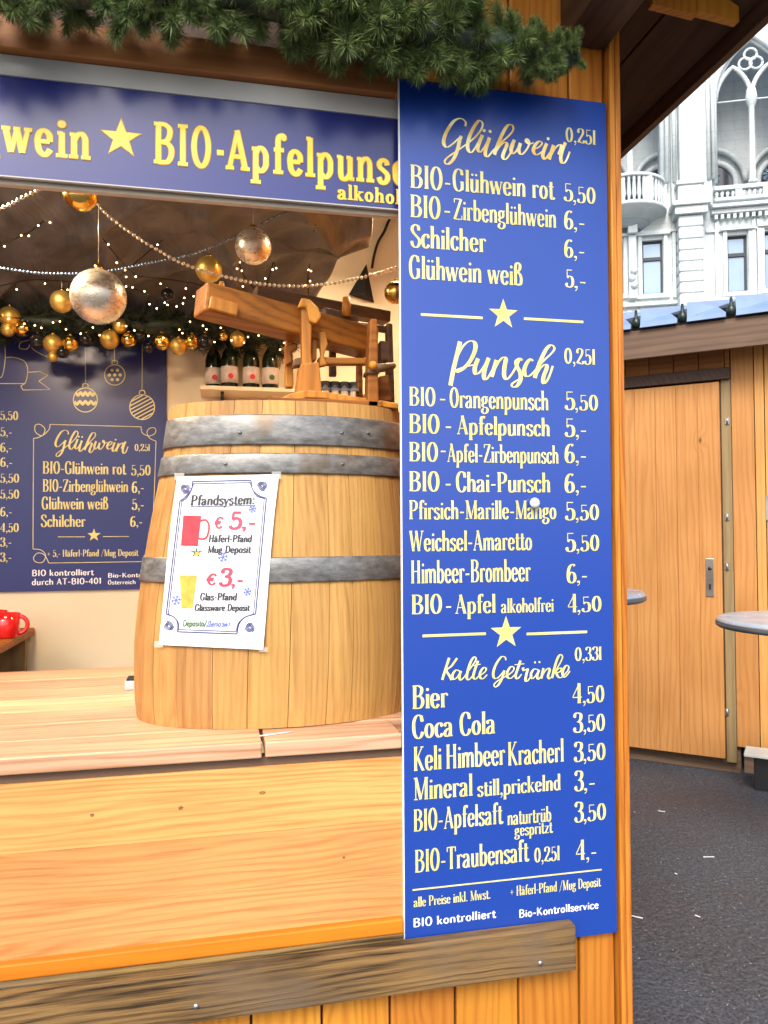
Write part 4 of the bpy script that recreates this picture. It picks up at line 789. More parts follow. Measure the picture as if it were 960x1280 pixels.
solo('pennant', cn, 'cloth', 'black pointed cloth pennant on the cream back wall beside the sign', 'pennant', loc=tuple(q))
cb = MB(); cb.tube([P(u, v, 1.53) for u, v in S((493, 268), (486, 276), (480, 290), (473, 302), (468, 318), (465, 335))], .006, 6)
solo('wall_cable', cb, 'wire', 'dark cable running up the cream back wall near the sign', 'cable', loc=tuple(P(480, 290, 1.53)))
# lamps under the drape
for x, y, lab in ((-1.09, .42, 'rectangular ceiling lamp at the top left of the hatch'), (-.45, .95, 'rectangular ceiling lamp in the middle of the drape'), (.2, .7, 'rectangular ceiling lamp behind the price board')):
    lm = thing('ceiling_lamp', lab, 'lamp', (x, y, 2.425 if x < -.9 else 2.60), 0, 'ceiling lamps in the stall')
    part('housing', MB().box(-.15, .15, -.05, .05, .004, .03), 'grey', lm, True); part('diffuser', MB().box(-.14, .14, -.045, .045, 0, .0035), 'lamp', lm, True)
# ------------------------------------------------------------------ fir garlands
def sprig_mesh(seed, n, ln_, nl, wid):
    r = random.Random(seed); m = MB(); m.tube([(0, 0, 0), (0, 0, ln_*.6), (r.uniform(-.01, .01), 0, ln_)], [.0016, .0013, .0006], 4)
    for i in range(n):
        t = r.random(); a = r.uniform(0, 2*pi); el = r.uniform(.25, 1.35); l = nl*r.uniform(.6, 1.15)*(1-.35*t)
        p = Vector((0, 0, ln_*t)); d = Vector((cos(a)*sin(el), sin(a)*sin(el), cos(el))); s_1 = d.cross(Vector((r.uniform(-1, 1), r.uniform(-1, 1), r.uniform(-1, 1)))).normalized()*wid
        bend = Vector((r.uniform(-.2, .2), r.uniform(-.2, .2), r.uniform(-.2, .2)))*l*.9
        m.add([p-s_1, p+s_1, p+d*l*.6+bend*.5+s_1*.8, p+d*l*.6+bend*.5-s_1*.8, p+d*l+bend], [(0, 1, 2, 3), (3, 2, 4)])
    return m
def garland(nm, label, cat_, line, rads, count, mat, seed, sl, nn, nl, wid, down=.4, loc=None):
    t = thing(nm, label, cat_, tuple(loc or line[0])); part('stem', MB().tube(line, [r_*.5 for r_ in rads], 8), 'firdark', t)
    I = Vector(t.location); r = random.Random(seed); protos = []
    for k_ in range(7):
        m = sprig_mesh(seed*11+k_, nn, sl, nl, wid); me = bpy.data.meshes.new('sprig'); me.from_pydata(m.v, [], m.f); me.materials.append(M[mat]); protos.append(me)
    for k_ in range(count):
        s_1 = (k_+r.random())/count*(len(line)-1); i = min(int(s_1), len(line)-2); f_ = s_1-i
        p = Vector(line[i]).lerp(Vector(line[i+1]), f_); rr = rads[i]*(1-f_)+rads[i+1]*f_
        ax = (Vector(line[i+1])-Vector(line[i])).normalized(); a = r.uniform(0, 2*pi)
        o1 = ax.orthogonal().normalized(); o2 = ax.cross(o1); dr = (o1*cos(a)+o2*sin(a)); dr = (dr+ax*r.uniform(-.8, .8)+Vector((0, -.15, -down*r.random()))).normalized()
        o = bpy.data.objects.new('sprig', protos[k_ % 7]); COL.objects.link(o); o.parent = t
        o.location = p-I+dr*rr*r.uniform(.1, .55); q_ = dr.to_track_quat('Z', 'Y'); o.rotation_mode = 'QUATERNION'; o.rotation_quaternion = q_; z_ = rr*r.uniform(.75, 1.2)/.085; o.scale = (z_, z_, z_)
    return t
pts = [(-60, -22), (60, -15), (180, -12), (300, -6), (400, 10), (470, 26), (540, 43), (610, 57), (670, 66), (722, 72)]
rd = [.068, .070, .068, .072, .084, .090, .084, .072, .054, .032]
garland('fir_garland', 'thick green artificial fir garland hanging above the hatch and sign', 'garland', [P(u, v, -.09+(.0 if u < 500 else .0)) for u, v in pts], rd, 298, 'fir', 1, .066, 420, .048, .0007)
pts = [(-80, 402), (40, 402), (130, 406), (230, 408), (300, 414), (372, 424)]
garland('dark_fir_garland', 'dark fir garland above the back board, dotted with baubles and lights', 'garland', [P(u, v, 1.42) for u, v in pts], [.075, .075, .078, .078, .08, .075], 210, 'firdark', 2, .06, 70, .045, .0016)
# ------------------------------------------------------------------ baubles
def bauble(u, v, rpx, y, mat, lab, string=None, cap=True, grp='baubles on the dark fir garland'):
    q = P(u, v, y); dist = (q-CAM).dot(F); r = rpx/960*dist
    t = thing('bauble', lab, 'bauble', tuple(q), 0, grp)
    part('ball', MB().ball((0, 0, 0), r, 28 if rpx > 18 else 16), mat, t, True)
    part('cap', MB().tube([(0, 0, r*.93), (0, 0, r*1.17)], r*.17 if rpx > 9 else r*.22, 8), 'goldm' if 'goldm' != mat else 'goldmat', t, True)
    if string: 
        e = P(u, string, y); part('string', MB().tube([(0, 0, r*1.15), (0, 0, max(e.z-q.z, r*1.3))], .0011, 5), 'pearl', t, True)
    return t
HG = 'large baubles hanging behind the hatch'
bauble(123, 371, 34, .42, 'silver', 'largest bauble, brushed silver and gold, hanging at the left of the hatch', 240, grp=HG)
bauble(316.5, 308, 22.5, .62, 'silver', 'silver gold bauble hanging above the left end of the press', 250, grp=HG)
bauble(101, 243, 21, .26, 'goldm', 'shiny gold bauble tucked under the banner above the largest bauble', grp=HG)
bauble(261, 337, 16.5, .80, 'goldmat', 'matt gold bauble behind the bead string, left above the press', grp=HG)
bauble(77, 377, 14, 1.0, 'goldmat', 'matt gold bauble just left of the largest bauble', 352, grp=HG)
bauble(494, 366, 14, .30, 'goldm', 'mirror gold bauble at the edge of the price board', grp=HG)
bauble(209, 368, 8, 1.1, 'blackb', 'small black bauble hanging right of the largest bauble', grp=HG)
nm = ['leftmost', 'second', 'third']
for u, v, r_, m_, lab in ((12, 396, 13, 'goldmat', 'ribbed gold bauble at the far left of the fir garland'), (10, 412, 9, 'goldmat', 'gold bauble peeping out below the far left one'), (28, 411, 10, 'goldm', 'shiny gold bauble second from left on the garland'), (47, 427, 10, 'blackb', 'black bauble between gold ones near the gold ribbon print'),
    (66, 430, 12, 'goldmat', 'matt gold bauble above the gold ribbon print'), (66, 446, 6.5, 'goldmat', 'tiny gold bauble hanging lowest above the gold ribbon print'), (88, 430, 10.5, 'goldm', 'striped shiny gold bauble right of the ribbon print'), (108, 425, 9, 'blackb', 'black bauble above the zigzag bauble print'),
    (78, 440, 8, 'blackb', 'black bauble low behind the striped gold one'), (137, 424.5, 12, 'goldmat', 'matt gold bauble above the dotted bauble print'), (161, 425, 9.5, 'goldm', 'shiny gold bauble right of the dotted bauble print'), (176, 420, 7, 'blackb', 'small black bauble above the striped bauble print'),
    (202, 427, 10.5, 'goldm', 'gold bauble at the right corner of the back board'), (223, 433, 11, 'goldmat', 'lowest gold bauble right of the back board'), (240, 427, 9.5, 'goldm', 'gold bauble above the wall shelf'), (257, 427, 11, 'blackb', 'black bauble above the leftmost bottle'),
    (279, 420, 6.5, 'goldm', 'small shiny gold bauble between the bottle necks'), (297, 424, 10, 'goldmat', 'dull gold bauble under the press beam'), (150, 408, 9, 'goldmat', 'gold bauble high in the garland below the largest bauble'), (185, 436, 6, 'blackb', 'tiny black bauble beside the gold one at the board corner')):
    bauble(u, v, r_, 1.33, m_, lab)
# ------------------------------------------------------------------ bead strings and fairy lights
def catpts(*p, n=14): return S(*p, n=n)
def beads(nm, label, line, r, step, mat, ys):
    ps = []; q = [P(u, v, ys[0]+(ys[1]-ys[0])*i/(len(line)-1)) for i, (u, v) in enumerate(line)]
    m = MB(); acc = 0
    for a, b in zip(q[:-1], q[1:]):
        l = (b-a).length
        while acc < l: m.ball(tuple(a.lerp(b, acc/l)), r, 6); acc += step
        acc -= l
    th = thing(nm, label, 'bead string', tuple(q[0])); part('beads', m, mat, th, kind='stuff'); part('thread', MB().tube(q, .0007, 4), 'pearl', th)
beads('bead_string', 'gold pearl bead string sagging across the hatch above the press', catpts((112, 232), (128, 262), (165, 292), (200, 314), (230, 330), (270, 343), (320, 354), (370, 358), (415, 354), (460, 345), (500, 333)), .0052, .0128, 'pearl', (.42, .42))
beads('bead_string', 'gold pearl bead string at the top left corner of the hatch', catpts((-20, 268), (10, 257), (30, 246), (60, 232)), .0052, .0128, 'pearl', (.42, .42))
beads('bead_string', 'blue bead string sagging behind the largest bauble', catpts((-40, 332), (0, 335), (45, 341), (95, 342), (140, 338), (190, 328), (240, 318), (290, 298), (330, 278), (372, 258)), .0042, .0098, 'bluebead', (.6, .75))
beads('bead_string', 'short dark blue bead string hanging by the right edge of the drape', catpts((394, 262), (394, 275), (393, 290)), .004, .010, 'bluebead', (.75, .75))
def lights(label, line, y, seed, n, hang=7):
    r = random.Random(seed); q = [P(u, v, y) for u, v in line]; t = thing('fairy_lights', label, 'fairy lights', tuple(q[0])); part('wire', MB().tube(q, .0022, 5), 'wire', t); m = MB()
    w2 = MB()
    for k_ in range(n):
        s_1 = (k_+r.random()*.6)/n*(len(line)-1); i = min(int(s_1), len(line)-2); u = line[i][0]+(line[i+1][0]-line[i][0])*(s_1-i); v = line[i][1]+(line[i+1][1]-line[i][1])*(s_1-i)
        a = P(u, v, y); b = P(u+r.uniform(-4, 4), v+r.uniform(-3, hang+4), y-.01); w2.tube([a, b], .0012, 4); m.ball(tuple(b), .0027, 6)
    part('bulbs', m, 'bulb', t, kind='stuff'); part('leads', w2, 'wire', t, kind='stuff')
lights('fairy light cable from the left edge up to the shiny gold bauble', catpts((-10, 312), (15, 300), (40, 288), (62, 270), (88, 250)), .9, 1, 7)
lights('fairy light cable running down behind the largest bauble', catpts((103, 258), (112, 275), (130, 300), (150, 325), (170, 345)), .9, 2, 6)
lights('fairy lights strung through the dark fir garland', catpts((-20, 392), (30, 398), (70, 392), (110, 404), (150, 398), (190, 410), (230, 402), (262, 412), (300, 410), (345, 418), (360, 424)), 1.30, 3, 34, 14)
lights('fairy lights along the middle fold of the drape', catpts((283, 262), (292, 250), (300, 290), (298, 320), (305, 345), (325, 372), (318, 400)), 1.1, 4, 15)
lights('fairy lights hanging down the right part of the drape', catpts((366, 250), (362, 290), (345, 320), (335, 350), (330, 372)), 1.1, 5, 11)
lights('fairy lights at the right rim of the drape', catpts((385, 252), (392, 290), (389, 320), (385, 345), (386, 375)), 1.1, 6, 11)
lights('fairy lights low over the back garland between bauble and press', catpts((140, 366), (165, 360), (190, 372), (215, 380), (235, 372), (250, 366)), 1.25, 7, 14)
lights('fairy light cable rising across the middle of the drape', catpts((150, 345), (185, 315), (215, 290), (245, 262)), 1.0, 9, 3)
lights('fairy light cable low across the drape above the gold bauble', catpts((-10, 360), (40, 350), (100, 352), (160, 345), (230, 352), (262, 360)), 1.25, 10, 9)
lights('dark fairy light cable crossing the drape behind the banner', catpts((175, 262), (190, 300), (225, 285), (238, 250)), 1.2, 8, 3)
# ------------------------------------------------------------------ the stall across the lane
FG = PZ(850, 958, 0); FR = Frame((FG.x, FG.y, 0), radians(-41.33)); fa = FR.at
FS = thing('far_stall', 'closed pine market stall with plain door and blue sheet roof, across the lane', 'market stall', tuple(FR.loc), FR.rz)
def fp(nm, x0, x1, y0, y1, z0, z1, mat, bevel=.004, par=None, label=None): return part(nm, MB().box(x0, x1, y0, y1, z0, z1), mat, par or FS, True, bevel, label=label)
xdl, xdr = -.62, fa(903, 720, -.03).x; ztop = fa(860, 481, -.03).z; zbot = fa(860, 942, -.03).z
door = fp('door', xdl, xdr, -.045, -.012, zbot, ztop, 'far', .004)
for i in range(1, 7):
    x = xdl+(xdr-xdl)*i/7; fp('groove', x-.0012, x+.0012, -.0462, -.0452, zbot+.01, ztop-.01, 'pressbeam', 0, door)
q0, q1 = fa(882, 698, -.047), fa(893, 746, -.047); lk = fp('lock_plate', q0.x, q1.x, -.052, -.0468, q1.z, q0.z, 'lock', .004, door)
zc = (q0.z+q1.z)/2; xc = (q0.x+q1.x)/2
part('keyhole', MB().lathe([(.0, 0), (.012, .0)], (xc, 0, 0), 12).box(0, 0, 0, 0, 0, 0) if False else MB().box(xc-.007, xc+.007, -.0545, -.0525, zc-.075, zc-.04), 'black', lk, True)
part('knob_hole', MB().tube([(xc, -.0525, zc+.055), (xc, -.0550, zc+.055)], .011, 10), 'black', lk, True)
xf = fa(917, 700, 0).x
fp('door_frame', xdr+.006, xf, -.018, .0, .07, fa(908, 470, 0).z, 'frame', .004)
for v in (526, 646, 708, 890): q = fa(909, v, -.02); part('hinge', MB().tube([(q.x, -.026, q.z-.02), (q.x, -.026, q.z+.02)], .006, 8).box(q.x-.012, q.x+.012, -.024, -.0195, q.z-.022, q.z+.022), 'lock', FS, True)
zl = fa(850, 480, -.02).z; fp('lintel', -2.4, xf, -.05, .0, ztop+.012, ztop+.085, 'roofwood')
zfb = fa(870, 441, -.22).z; zft = fa(870, 401, -.22).z
x = xf+.003; i = 0; fp('backing_panel', -2.39, xf+1.3, .021, .03, .17, zft-.03, 'roofwood', 0); fp('backing_panel', xdl-.01, xf+.002, -.0065, -.004, .06, ztop+.01, 'roofwood', 0); wds = [.13, .055, .14, .14, .15, .13, .14, .15, .14, .14, .14]
for wd in wds: fp('wall_plank', x, x+wd-.004, -.012 if i != 1 else -.018, .02, .17, zft-.02, 'far', .003); x += wd; i += 1
xr_ = x; x = -2.4
while x < xdl-.02: fp('wall_plank', x, min(x+.14, xdl-.01)-.004, -.012, .02, .17, zft-.02, 'far', .003); x += .14
x = -2.4
while x < xf-.02: fp('head_plank', x, min(x+.15, xf)-.004, -.008, .02, ztop+.088, zft-.02, 'roofwood' if False else 'beam', .003); x += .15
fp('side_wall', xr_, xr_+.02, -.012, 2.2, .05, zft-.03, 'far'); fp('side_wall', -2.42, -2.401, -.012, 2.2, .05, zft-.03, 'far'); fp('back_wall', -2.4, xr_, 2.18, 2.2, .05, zft-.03, 'far')
fp('sill_beam', -2.4, fa(926, 960, .0).x, .02, .10, 0, .165, 'fasc'); fp('dark_void', fa(926, 960, .0).x+.01, xr_, .10, .14, 0, .168, 'black', 0)  # dark_void: black strip standing in for the shade under the stall
fp('fascia', -2.6, xr_+.2, -.24, -.215, zfb, zft, 'fasc', .004); fp('soffit', -2.6, xr_+.2, -.213, -.013, zfb+.10, zfb+.12, 'roofwood', .0)
clips = [(fa(795, 408, -.24).x), (fa(853, 400, -.24).x), (fa(914, 392, -.24).x)]; pw = clips[2]-clips[1]
xs_ = [clips[0]-pw*k_ for k_ in range(5, 0, -1)]+clips+[clips[2]+pw*k_ for k_ in range(1, 6)]
for a, b in zip(xs_[:-1], xs_[1:]):
    m = MB(); a += .028; b -= .028; z = zft+.010
    # folded sheet: high at the clip, falling to the next one, lip turned down at the front
    vs = [(a, -.27, z-.02), (b, -.27, z-.02), (a, -.25, z+.012), (b, -.25, z+.012), (a-.01, -.17, z+.125), (b-.05, -.17, z+.07), (a, 1.1, z+.45), (b, 1.1, z+.45)]
    m.add(vs, [(0, 1, 3, 2), (2, 3, 5, 4), (4, 5, 7, 6)]); o = part('roof_sheet', m, 'sheet', FS, True); sm_ = o.modifiers.new('thickness', 'SOLIDIFY'); sm_.thickness = .004
for x in xs_:
    part('roof_clip', MB().lathe([(0, 0), (.026, 0), (.028, .035), (.022, .052), (.010, .070), (.008, .108), (0, .112)], (x, -.235, zft+.001), 12), 'green', FS, True)
part('roof_deck', MB().prism([(-2.6, 0), (xr_+.2, 0), (xr_+.2, .02), (-2.6, .02)], 0, 1, lambda q: (q[0], -.24+q[1]*2.6, zft-.02+q[2]+q[1]*.80)), 'black', FS, True)
# pale board on a dark foot, with a black box for the shade beneath
WP = Frame(tuple(fa(965, 948, -.35)*1), 0)
c0 = fa(930, 942, -.30)
BN2 = thing('ramp', 'pale wooden ramp board on a dark foot, shade beneath as a black box, at the right edge by the far stall', 'ramp', tuple(FR.M @ Vector((c0.x, -.3, 0))), FR.rz)
zr = c0.z
part('board', MB().box(0, 1.2, -.02, .16, zr-.012, zr+.006), 'swpl', BN2, True, .003)
part('foot', MB().box(.0, .05, .0, .15, zr-.11, zr-.0125), 'fasc', BN2, True, .003); part('foot', MB().box(.0505, 1.14, .03, .15, 0, zr-.0125), 'black', BN2, True, .003)  # second part: black box put under the board in place of the shade there
gv = fa(962, 640, -.03)
part('notice_plate', MB().box(gv.x-.02, gv.x+.12, -.022, -.019, gv.z-.05, gv.z+.10), 'lock', FS, True)
# ------------------------------------------------------------------ standing tables
def table(u, v, z, r, left, label):
    q = PZ(u, v, z); cxy = q+Vector((R.x, R.y, 0)).normalized()*(r*(1 if left else -1))
    t = thing('standing_table', label, 'table', (cxy.x, cxy.y, 0), 0, 'grey standing tables in the lane')
    part('table_top', MB().lathe([(0, z), (r-.03, z), (r-.012, z-.002), (r-.004, z-.012), (r-.002, z-.02), (0, z-.02)][::-1], (0, 0, 0), 48), 'table', t, True)
    part('rim', MB().lathe([(r-.01, z-.042), (r-.001, z-.036), (r, z-.0205), (r-.02, z-.0205), (r-.02, z-.042)], (0, 0, 0), 48), 'tableedge', t, True)
    part('pole', MB().lathe([(.03, .03), (.03, z-.043)], (0, 0, 0), 16), 'lock', t, True); part('base', MB().lathe([(0, 0), (.15, 0), (.15, .012), (.04, .03), (0, .03)], (0, 0, 0), 24), 'tableedge', t, True)
table(903, 774, 1.12, .36, True, 'round grey standing table at the right edge in front of the far stall')
table(803, 737, 1.24, .33, False, 'round grey standing table mostly hidden behind the corner post')
# litter on the asphalt
r_ = random.Random(9)
for i, (u, v, a, l) in enumerate(((827, 1014, .5, .035), (886, 1071, 0, .05), (796, 1146, .5, .045), (872, 1145, .9, .02), (845, 1092, 1, .012))):
    q = PZ(u, v, .004); d = Vector((R.x*cos(a)+R.y*sin(a), R.y*cos(a)-R.x*sin(a), 0)).normalized()*l/2
    solo('litter', MB().bar(q-d, q+d, .005, .002), 'paper', ['white paper scrap nearest the far stall door', 'longest white stick on the asphalt, in the middle of the lane', 'white stick on the asphalt close to the corner post', 'small white scrap right of the stick by the post', 'tiny white crumb above the stick by the post'][i], 'litter', 'white scraps on the asphalt', tuple(q))
# ------------------------------------------------------------------ the gothic town hall behind
c0 = CAM+ray(864, 395)*(40/1.0); th_ = ray(-4300, 700); rz_ = atan2(-th_.y, -th_.x)
BF = Frame((c0.x, c0.y, 0), rz_); ba = BF.at
TH = thing('town_hall', 'pale gothic stone town hall with arched loggia, balustrades and tall windows', 'building', tuple(BF.loc), rz_)
def bx_(nm, u0, v0, u1, v1, y0, y1, mat='stone', par=None, bev=0, face=None):
    f = y0 if face is None else face; um, vm = (u0+u1)/2, (v0+v1)/2
    return part(nm, MB().box(ba(u0, vm, f).x, ba(u1, vm, f).x, y0, y1, ba(um, v1, f).z, ba(um, v0, f).z), mat, par or TH, True, bev)
X = lambda u, v=300, y=0: ba(u, v, y).x
Zf = lambda v, u=880, y=0: ba(u, v, y).z
ZC = [Zf(392), Zf(372), Zf(262), Zf(234)]
wins = [(759, 779, 303, 368), (803, 829, 300, 367), (909.5, 934.5, 293.5, 364), (956, 981, 288, 360)]
holes = [(X(a, (c+d)/2), X(b, (c+d)/2), ba((a+b)/2, d).z, ba((a+b)/2, c).z) for a, b, c, d in wins]
x0_, x1_ = X(690), X(1100); zA, zB = 0, Zf(262)
zl_ = min(h[2] for h in holes)-.0; 
def strip(nm, xa, xb, za_, zb_): 
    if xb-xa > .01 and zb_-za_ > .01: part(nm, MB().box(xa, xb, 0, .8, za_, zb_), 'stone', TH, True)
cur = x0_
for hx0, hx1, hz0, hz1 in holes:
    strip('wall_block', cur, hx0, 0, zB); strip('wall_block', hx0, hx1, 0, hz0); strip('wall_block', hx0, hx1, hz1, zB); cur = hx1
strip('wall_block', cur, x1_, 0, zB)
for hx0, hx1, hz0, hz1 in holes:
    w_ = part('window', MB().box(hx0, hx0+.09, .22, .30, hz0, hz1).box(hx1-.09, hx1, .22, .30, hz0, hz1).box(hx0+.09, hx1-.09, .22, .30, hz1-.09, hz1).box(hx0+.09, hx1-.09, .22, .30, hz0, hz0+.08).box(hx0+.09, hx1-.09, .21, .299, hz0+(hz1-hz0)*.64, hz0+(hz1-hz0)*.70), 'lead', TH, True)
    part('pane', MB().box(hx0+.05, hx1-.05, .31, .33, hz0, hz0+(hz1-hz0)*.67), 'pane', w_, True); part('pane', MB().box(hx0+.05, hx1-.05, .31, .33, hz0+(hz1-hz0)*.672, hz1), 'pane', w_, True)
    wd = hx1-hx0
    part('window_surround', MB().box(hx0-.22, hx0-.03, -.14, 0, hz0-.1, hz1+.2).box(hx1+.03, hx1+.22, -.14, 0, hz0-.1, hz1+.2).box(hx0-.35, hx1+.35, -.26, 0, hz1+.201, hz1+.36).box(hx0-.3, hx1+.3, -.2, 0, hz0-.28, hz0-.101), 'stone', TH, True)
    part('pilaster', MB().box(hx1+.45, hx1+.62, -.16, 0, hz0-.3, zB-.75), 'stone', TH, True); part('pilaster', MB().box(hx0-.62, hx0-.45, -.16, 0, hz0-.3, zB-.75), 'stone', TH, True)
# string course with carved frieze above the sheet roof
part('string_course', MB().box(x0_, x1_, -.30, 0, Zf(379), Zf(375)).box(x0_, x1_, -.42, 0, Zf(402), Zf(394)), 'stone', TH, True)
for i in range(34):
    x = X(765)+i*.42
    part('rosette', MB().tube([(x, -.02, (Zf(379)+Zf(394))/2), (x, -.10, (Zf(379)+Zf(394))/2)], .17, 8), 'stone', TH, True)
# great pier with banded rustication
px0, px1 = X(849, 320, -.9), X(880, 320, -.9)
zs_ = [Zf(v, 864, -.9) for v in (395, 366, 352, 339, 326, 312, 298, 283, 268)]
for a, b in zip(zs_[:-1], zs_[1:]): part('pier_block', MB().box(px0, px1, -.9, 0, a+.035, b-.035), 'stone', TH, True, .05)
part('pier_core', MB().box(px0+.08, px1-.08, -.83, 0, 0, zs_[-1]), 'stone', TH, True)
zc1, zc2 = Zf(258, 864, -.9), Zf(252, 864, -.9)
part('pier_cap', MB().box(px0-.35, px1+.35, -1.25, 0, zc1, zc2).box(px0-.2, px1+.2, -1.1, 0, zs_[-1]+.0, zc1-.001).box(px0-.1, px1+.1, -1.0, 0, Zf(230, 864, -.9), Zf(225, 864, -.9)), 'stone', TH, True, .04)
part('pier_upper', MB().box(px0, px1, -.9, 0, zc2+.001, Zf(230, 864, -.9)-.001).box(px0+.12, px1-.12, -.8, 0, Zf(225, 864, -.9)+.001, Zf(20, 864, -.9)).box(X(838, 150, -.3), px0+.11, -.3, 0, zc2+.001, Zf(20)).box(px1-.11, X(889, 150, -.3), -.3, 0, zc2+.001, Zf(20)), 'stone', TH, True, .04)
for u in (833, 842, 885, 891): part('shaft', MB().tube([(X(u, 150, -.35), -.35, Zf(228)), (X(u, 150, -.35), -.35, Zf(20))], .11, 8), 'stone', TH, True)
# loggia bays: back wall, floor, vault gap, pointed arches
zfl = Zf(257); zsp = Zf(121, 940); 
part('loggia_floor', MB().box(x0_, x1_, 0, 3.2, zB+.001, zfl), 'stone', TH, True)
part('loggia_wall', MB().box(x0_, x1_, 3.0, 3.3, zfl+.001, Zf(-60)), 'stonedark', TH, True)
part('upper_wall', MB().box(x0_, X(740, 150), 0, .6, zfl+.001, Zf(-60)).box(X(826, 150), X(893, 150), 0, .6, zfl+.002, Zf(-60)), 'stone', TH, True)
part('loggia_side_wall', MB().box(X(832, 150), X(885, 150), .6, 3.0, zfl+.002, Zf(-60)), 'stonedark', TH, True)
def arch_pts(xa, xb, zs1, rise, n=10):             # pointed arch from (xa, zs) over the apex to (xb, zs)
    h = (xb-xa)/2; r = (rise*rise+h*h)/(2*h); out = []
    a_max = math.acos(max(-1, (r-h)/r))
    for i in range(n+1): a = a_max*i/n; out.append((xa+r-r*cos(a), zs1+r*sin(a)))
    return out+[(xa+xb-x, z) for x, z in out[-2::-1]]
def arch_fill(nm, xa, xb, zs1, rise, ztop_, y0, y1, xo0, xo1, mat='stone'):
    ap = arch_pts(xa, xb, zs1, rise); m = MB()
    for (p0, p1) in zip(ap[:-1], ap[1:]): m.prism([(p0[0], p0[1]), (p1[0], p1[1]), (p1[0], ztop_), (p0[0], ztop_)], y0, y1)
    if xo0 < xa: m.box(xo0, xa, y0, y1, zs1, ztop_)
    if xo1 > xb: m.box(xb, xo1, y0, y1, zs1, ztop_)
    return part(nm, m, mat, TH, True)
def arch_rib(nm, xa, xb, zs1, rise, y, r, zb=None, mat='stone'):
    ap = arch_pts(xa, xb, zs1, rise)
    if zb is not None: ap = [(xa, zb)]+ap+[(xb, zb)]
    return part(nm, MB().tube([(x, y, z) for x, z in ap], r, 8), mat, TH, True)
def bay(uc, ul, ur, usp):
    xa, xb = X(ul, 150), X(ur, 150); xm = X(uc, 150); zs1 = usp; zt = zs1+ (xb-xa)*.98
    arch_fill('arch_spandrel', xa, xb, zs1, (xb-xa)*.86, zt, 0, .5, xa, xb)
    part('upper_wall', MB().box(xa-.01, xb+.01, 0, .6, zt+.001, Zf(-60)), 'stone', TH, True)
    arch_rib('arch_moulding', xa-.06, xb+.06, zs1, (xb-xa)*.89, -.05, .17, zfl+1.1); arch_rib('arch_moulding', xa+.1, xb-.1, zs1, (xb-xa)*.84, .12, .10)
    for a, b in ((xa+.1, xm), (xm, xb-.1)): arch_rib('lancet', a, b, zs1, (b-a)*1.0, .15, .12)
    part('column', MB().lathe([(.24, zfl+1.02), (.24, zfl+1.15), (.15, zfl+1.25), (.15, zs1-.45), (.18, zs1-.4), (.28, zs1-.15), (.30, zs1), (.22, zs1+.5)], (xm, .15, 0), 12), 'stone', TH, True)
    part('tie_rod', MB().tube([(xa, .15, zs1-.05), (xb, .15, zs1-.05)], .045, 6), 'stone', TH, True)
    zo = zs1+(xb-xa)*.55; ro = (xb-xa)*.085
    for a in (90, 210, 330): part('trefoil', MB().tube([(xm+ro*1.0*cos(radians(a))+ro*cos(t), .15, zo+ro*1.0*sin(radians(a))+ro*sin(t)) for t in [2*pi*q/14 for q in range(15)]], .07, 6), 'stone', TH, True)
    # inner pointed doorway with dark glass
    for k_, (da, db) in enumerate(((xa-.2, xm-.15), (xm+1.0, xb+1.0))):
        zz = zfl+ (zs1-zfl)*.42; ap = arch_pts(da, db, zz, (db-da)*.62)
        part('inner_opening', MB().prism([(da, zfl+.01)]+ap+[(db, zfl+.01)], 2.93, 2.99), 'darkpane', TH, True)
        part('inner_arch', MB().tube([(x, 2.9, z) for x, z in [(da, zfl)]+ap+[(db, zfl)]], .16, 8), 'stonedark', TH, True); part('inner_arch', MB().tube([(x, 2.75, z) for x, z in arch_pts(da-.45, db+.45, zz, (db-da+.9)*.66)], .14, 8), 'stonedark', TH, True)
        gl_ = part('inner_glass', MB().box(da+.15, da+(db-da)*.36, 2.90, 2.925, zfl+.05, zz*1.0-.1), 'pane', TH, True)
        part('rose_window', MB().tube([(da+(db-da)*.33, 2.92, zz+.35), (da+(db-da)*.33, 2.90, zz+.35)], (db-da)*.24, 14), 'pane', TH, True)
        for a in range(4): c_1, s1_ = cos(a*pi/4+.3), sin(a*pi/4+.3); rr = (db-da)*.24; part('window_bar', MB().tube([(da+(db-da)*.33-rr*c_1, 2.88, zz+.35-rr*s1_), (da+(db-da)*.33+rr*c_1, 2.88, zz+.35+rr*s1_)], .03, 5), 'lead', TH, True)
        part('window_bar', MB().box(da+.15, da+(db-da)*.36, 2.87, 2.889, zz-1.4, zz-1.34), 'lead', TH, True)
bay(940.5, 893, 988, zsp); bay(787, 742, 826, Zf(121, 790)); 
part('upper_wall', MB().box(X(988, 150), x1_, 0, .6, zfl+.002, Zf(-60)), 'stone', TH, True)
# balustrade of the right bay
def balu(ua, ub, y, n, skip=()):
    xa, xb = X(ua, 240), X(ub, 240); z0, z1 = zfl+.001, Zf(234, 930)
    bal = part('balustrade', MB().box(xa, xb, y-.2, y+.2, z1-.22, z1).box(xa, xb, y-.2, y+.2, z0, z0+.18), 'stone', TH, True, .03)
    for i in range(n):
        x = xa+(xb-xa)*(i+.5)/n
        if i % 5 == 4: part('newel', MB().box(x-.17, x+.17, y-.18, y+.18, z0+.181, z1-.221), 'stone', bal, True, .03)
        else: part('baluster', MB().lathe([(.085, z0+.181), (.06, z0+.3), (.11, z0+.5), (.06, z1-.4), (.085, z1-.221)], (x, y, 0), 8), 'stone', bal, True)
balu(891, 1000, -.25, 16)
part('cornice', MB().box(X(888), x1_, -.62, 0, Zf(262, 930), Zf(257.5, 930)).box(X(888), x1_, -.40, 0, Zf(268, 930), Zf(262.3, 930)), 'stone', TH, True, .03)
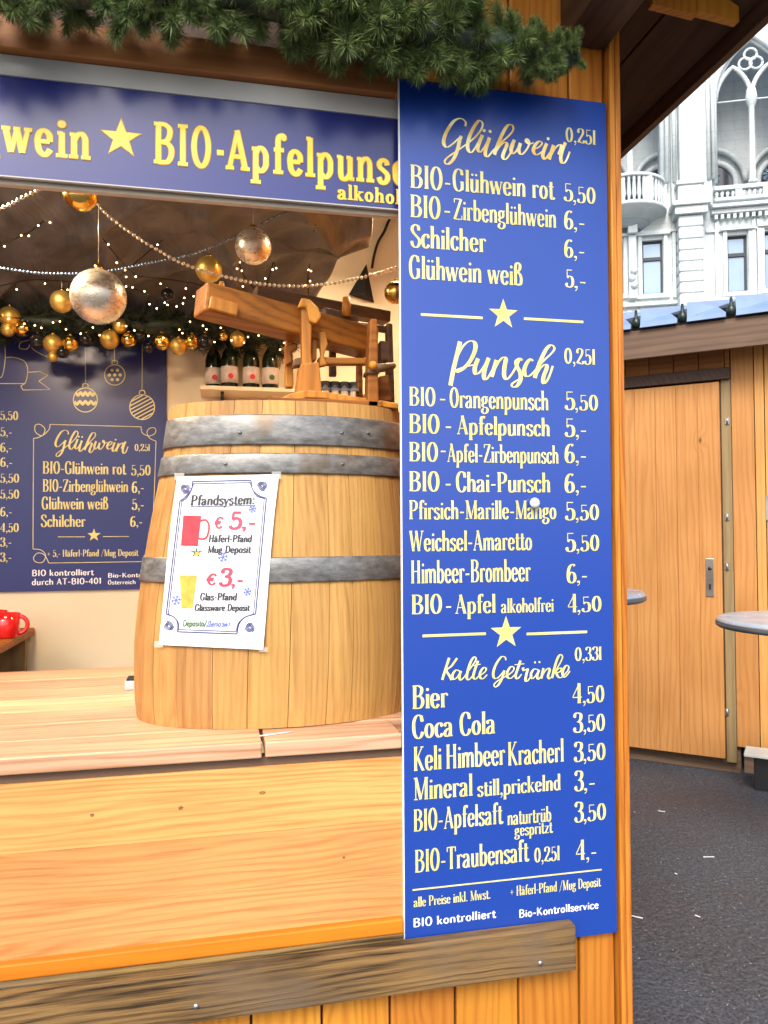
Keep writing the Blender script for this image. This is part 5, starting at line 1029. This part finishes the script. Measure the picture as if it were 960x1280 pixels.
for i in range(20):
    x = X(892)+i*.30; part('dentil', MB().box(x, x+.15, -.34, -.001, Zf(274, 930), Zf(268.4, 930)), 'stone', TH, True)
part('panel_band', MB().box(X(882), x1_, -.12, 0, Zf(288, 930), Zf(285, 930)), 'stone', TH, True)
# round balcony of the left bay, on a carved console
bc = X(787, 240, -1.0); zt1, zt0 = Zf(224, 800, -1), Zf(262, 800, -1); rb = X(833, 240, -.4)-X(787, 240, -.4)
bl1 = part('balcony', MB().lathe([(0, zt0-.02), (rb*.35, zt0-.75), (rb*.8, zt0-.15), (rb+.1, zt0), (rb+.1, zt0+.16), (0, zt0+.16)], (bc, -.05, 0), 36).lathe([(rb-.22, zt1-.16), (rb+.06, zt1-.16), (rb+.06, zt1), (rb-.22, zt1)], (bc, -.05, 0), 36), 'stone', TH, True)
for i in range(22):
    a = pi+pi*(i+.5)/22
    part('baluster', MB().lathe([(.09, zt0+.161), (.065, zt0+.35), (.12, zt0+.55), (.07, zt1-.35), (.09, zt1-.161)], (bc+(rb-.08)*cos(a), -.05+(rb-.08)*sin(a), 0), 8) if i % 6 != 2 else MB().box(bc+(rb-.08)*cos(a)-.18, bc+(rb-.08)*cos(a)+.18, -.05+(rb-.08)*sin(a)-.12, -.05+(rb-.08)*sin(a)+.12, zt0+.161, zt1-.161), 'stone', bl1, True)
xk = X(791, 300, -.6); part('console', MB().box(xk-.30, xk+.30, -1.0, 0, Zf(272, 791, -.6), Zf(266, 791, -.6)).box(xk-.24, xk+.24, -.75, 0, Zf(292, 791, -.6), Zf(272.2, 791, -.6)).box(xk-.2, xk+.2, -.5, 0, Zf(372, 791, -.6), Zf(292.2, 791, -.6)), 'stone', TH, True, .05)
part('ledge', MB().box(X(800), X(845), -.22, 0, Zf(292.5, 820), Zf(289, 820)), 'stone', TH, True)
for k_ in range(3): part('carving', MB().ball((xk+.05*(-1)**k_, -.52, Zf(338+9*k_, 791, -.6)), .19, 8), 'stone', TH, True)

# loose light grit on the asphalt
r_ = random.Random(21); m = MB(); gv_, gf_ = [], []
for i in range(9000):
    t_ = r_.random()**1.6; x = .62+3.2*r_.random(); y = -.9+5.2*t_; s_1 = r_.uniform(.0012, .0038); z = s_1*.35
    ly = (FR.I @ Vector((x, y, 0))).y
    if ly > -.01: continue
    b = len(gv_); a = r_.random()*3
    gv_ += [(x+s_1*cos(a+k_*2.09)*r_.uniform(.7, 1.2), y+s_1*sin(a+k_*2.09)*r_.uniform(.7, 1.2), .0005) for k_ in range(3)]+[(x, y, s_1*.9)]
    gf_ += [(b, b+1, b+3), (b+1, b+2, b+3), (b+2, b, b+3)]
m.add(gv_, gf_); solo('grit', m, 'grit', 'loose light grit scattered over the dark asphalt', 'grit', kind='stuff')
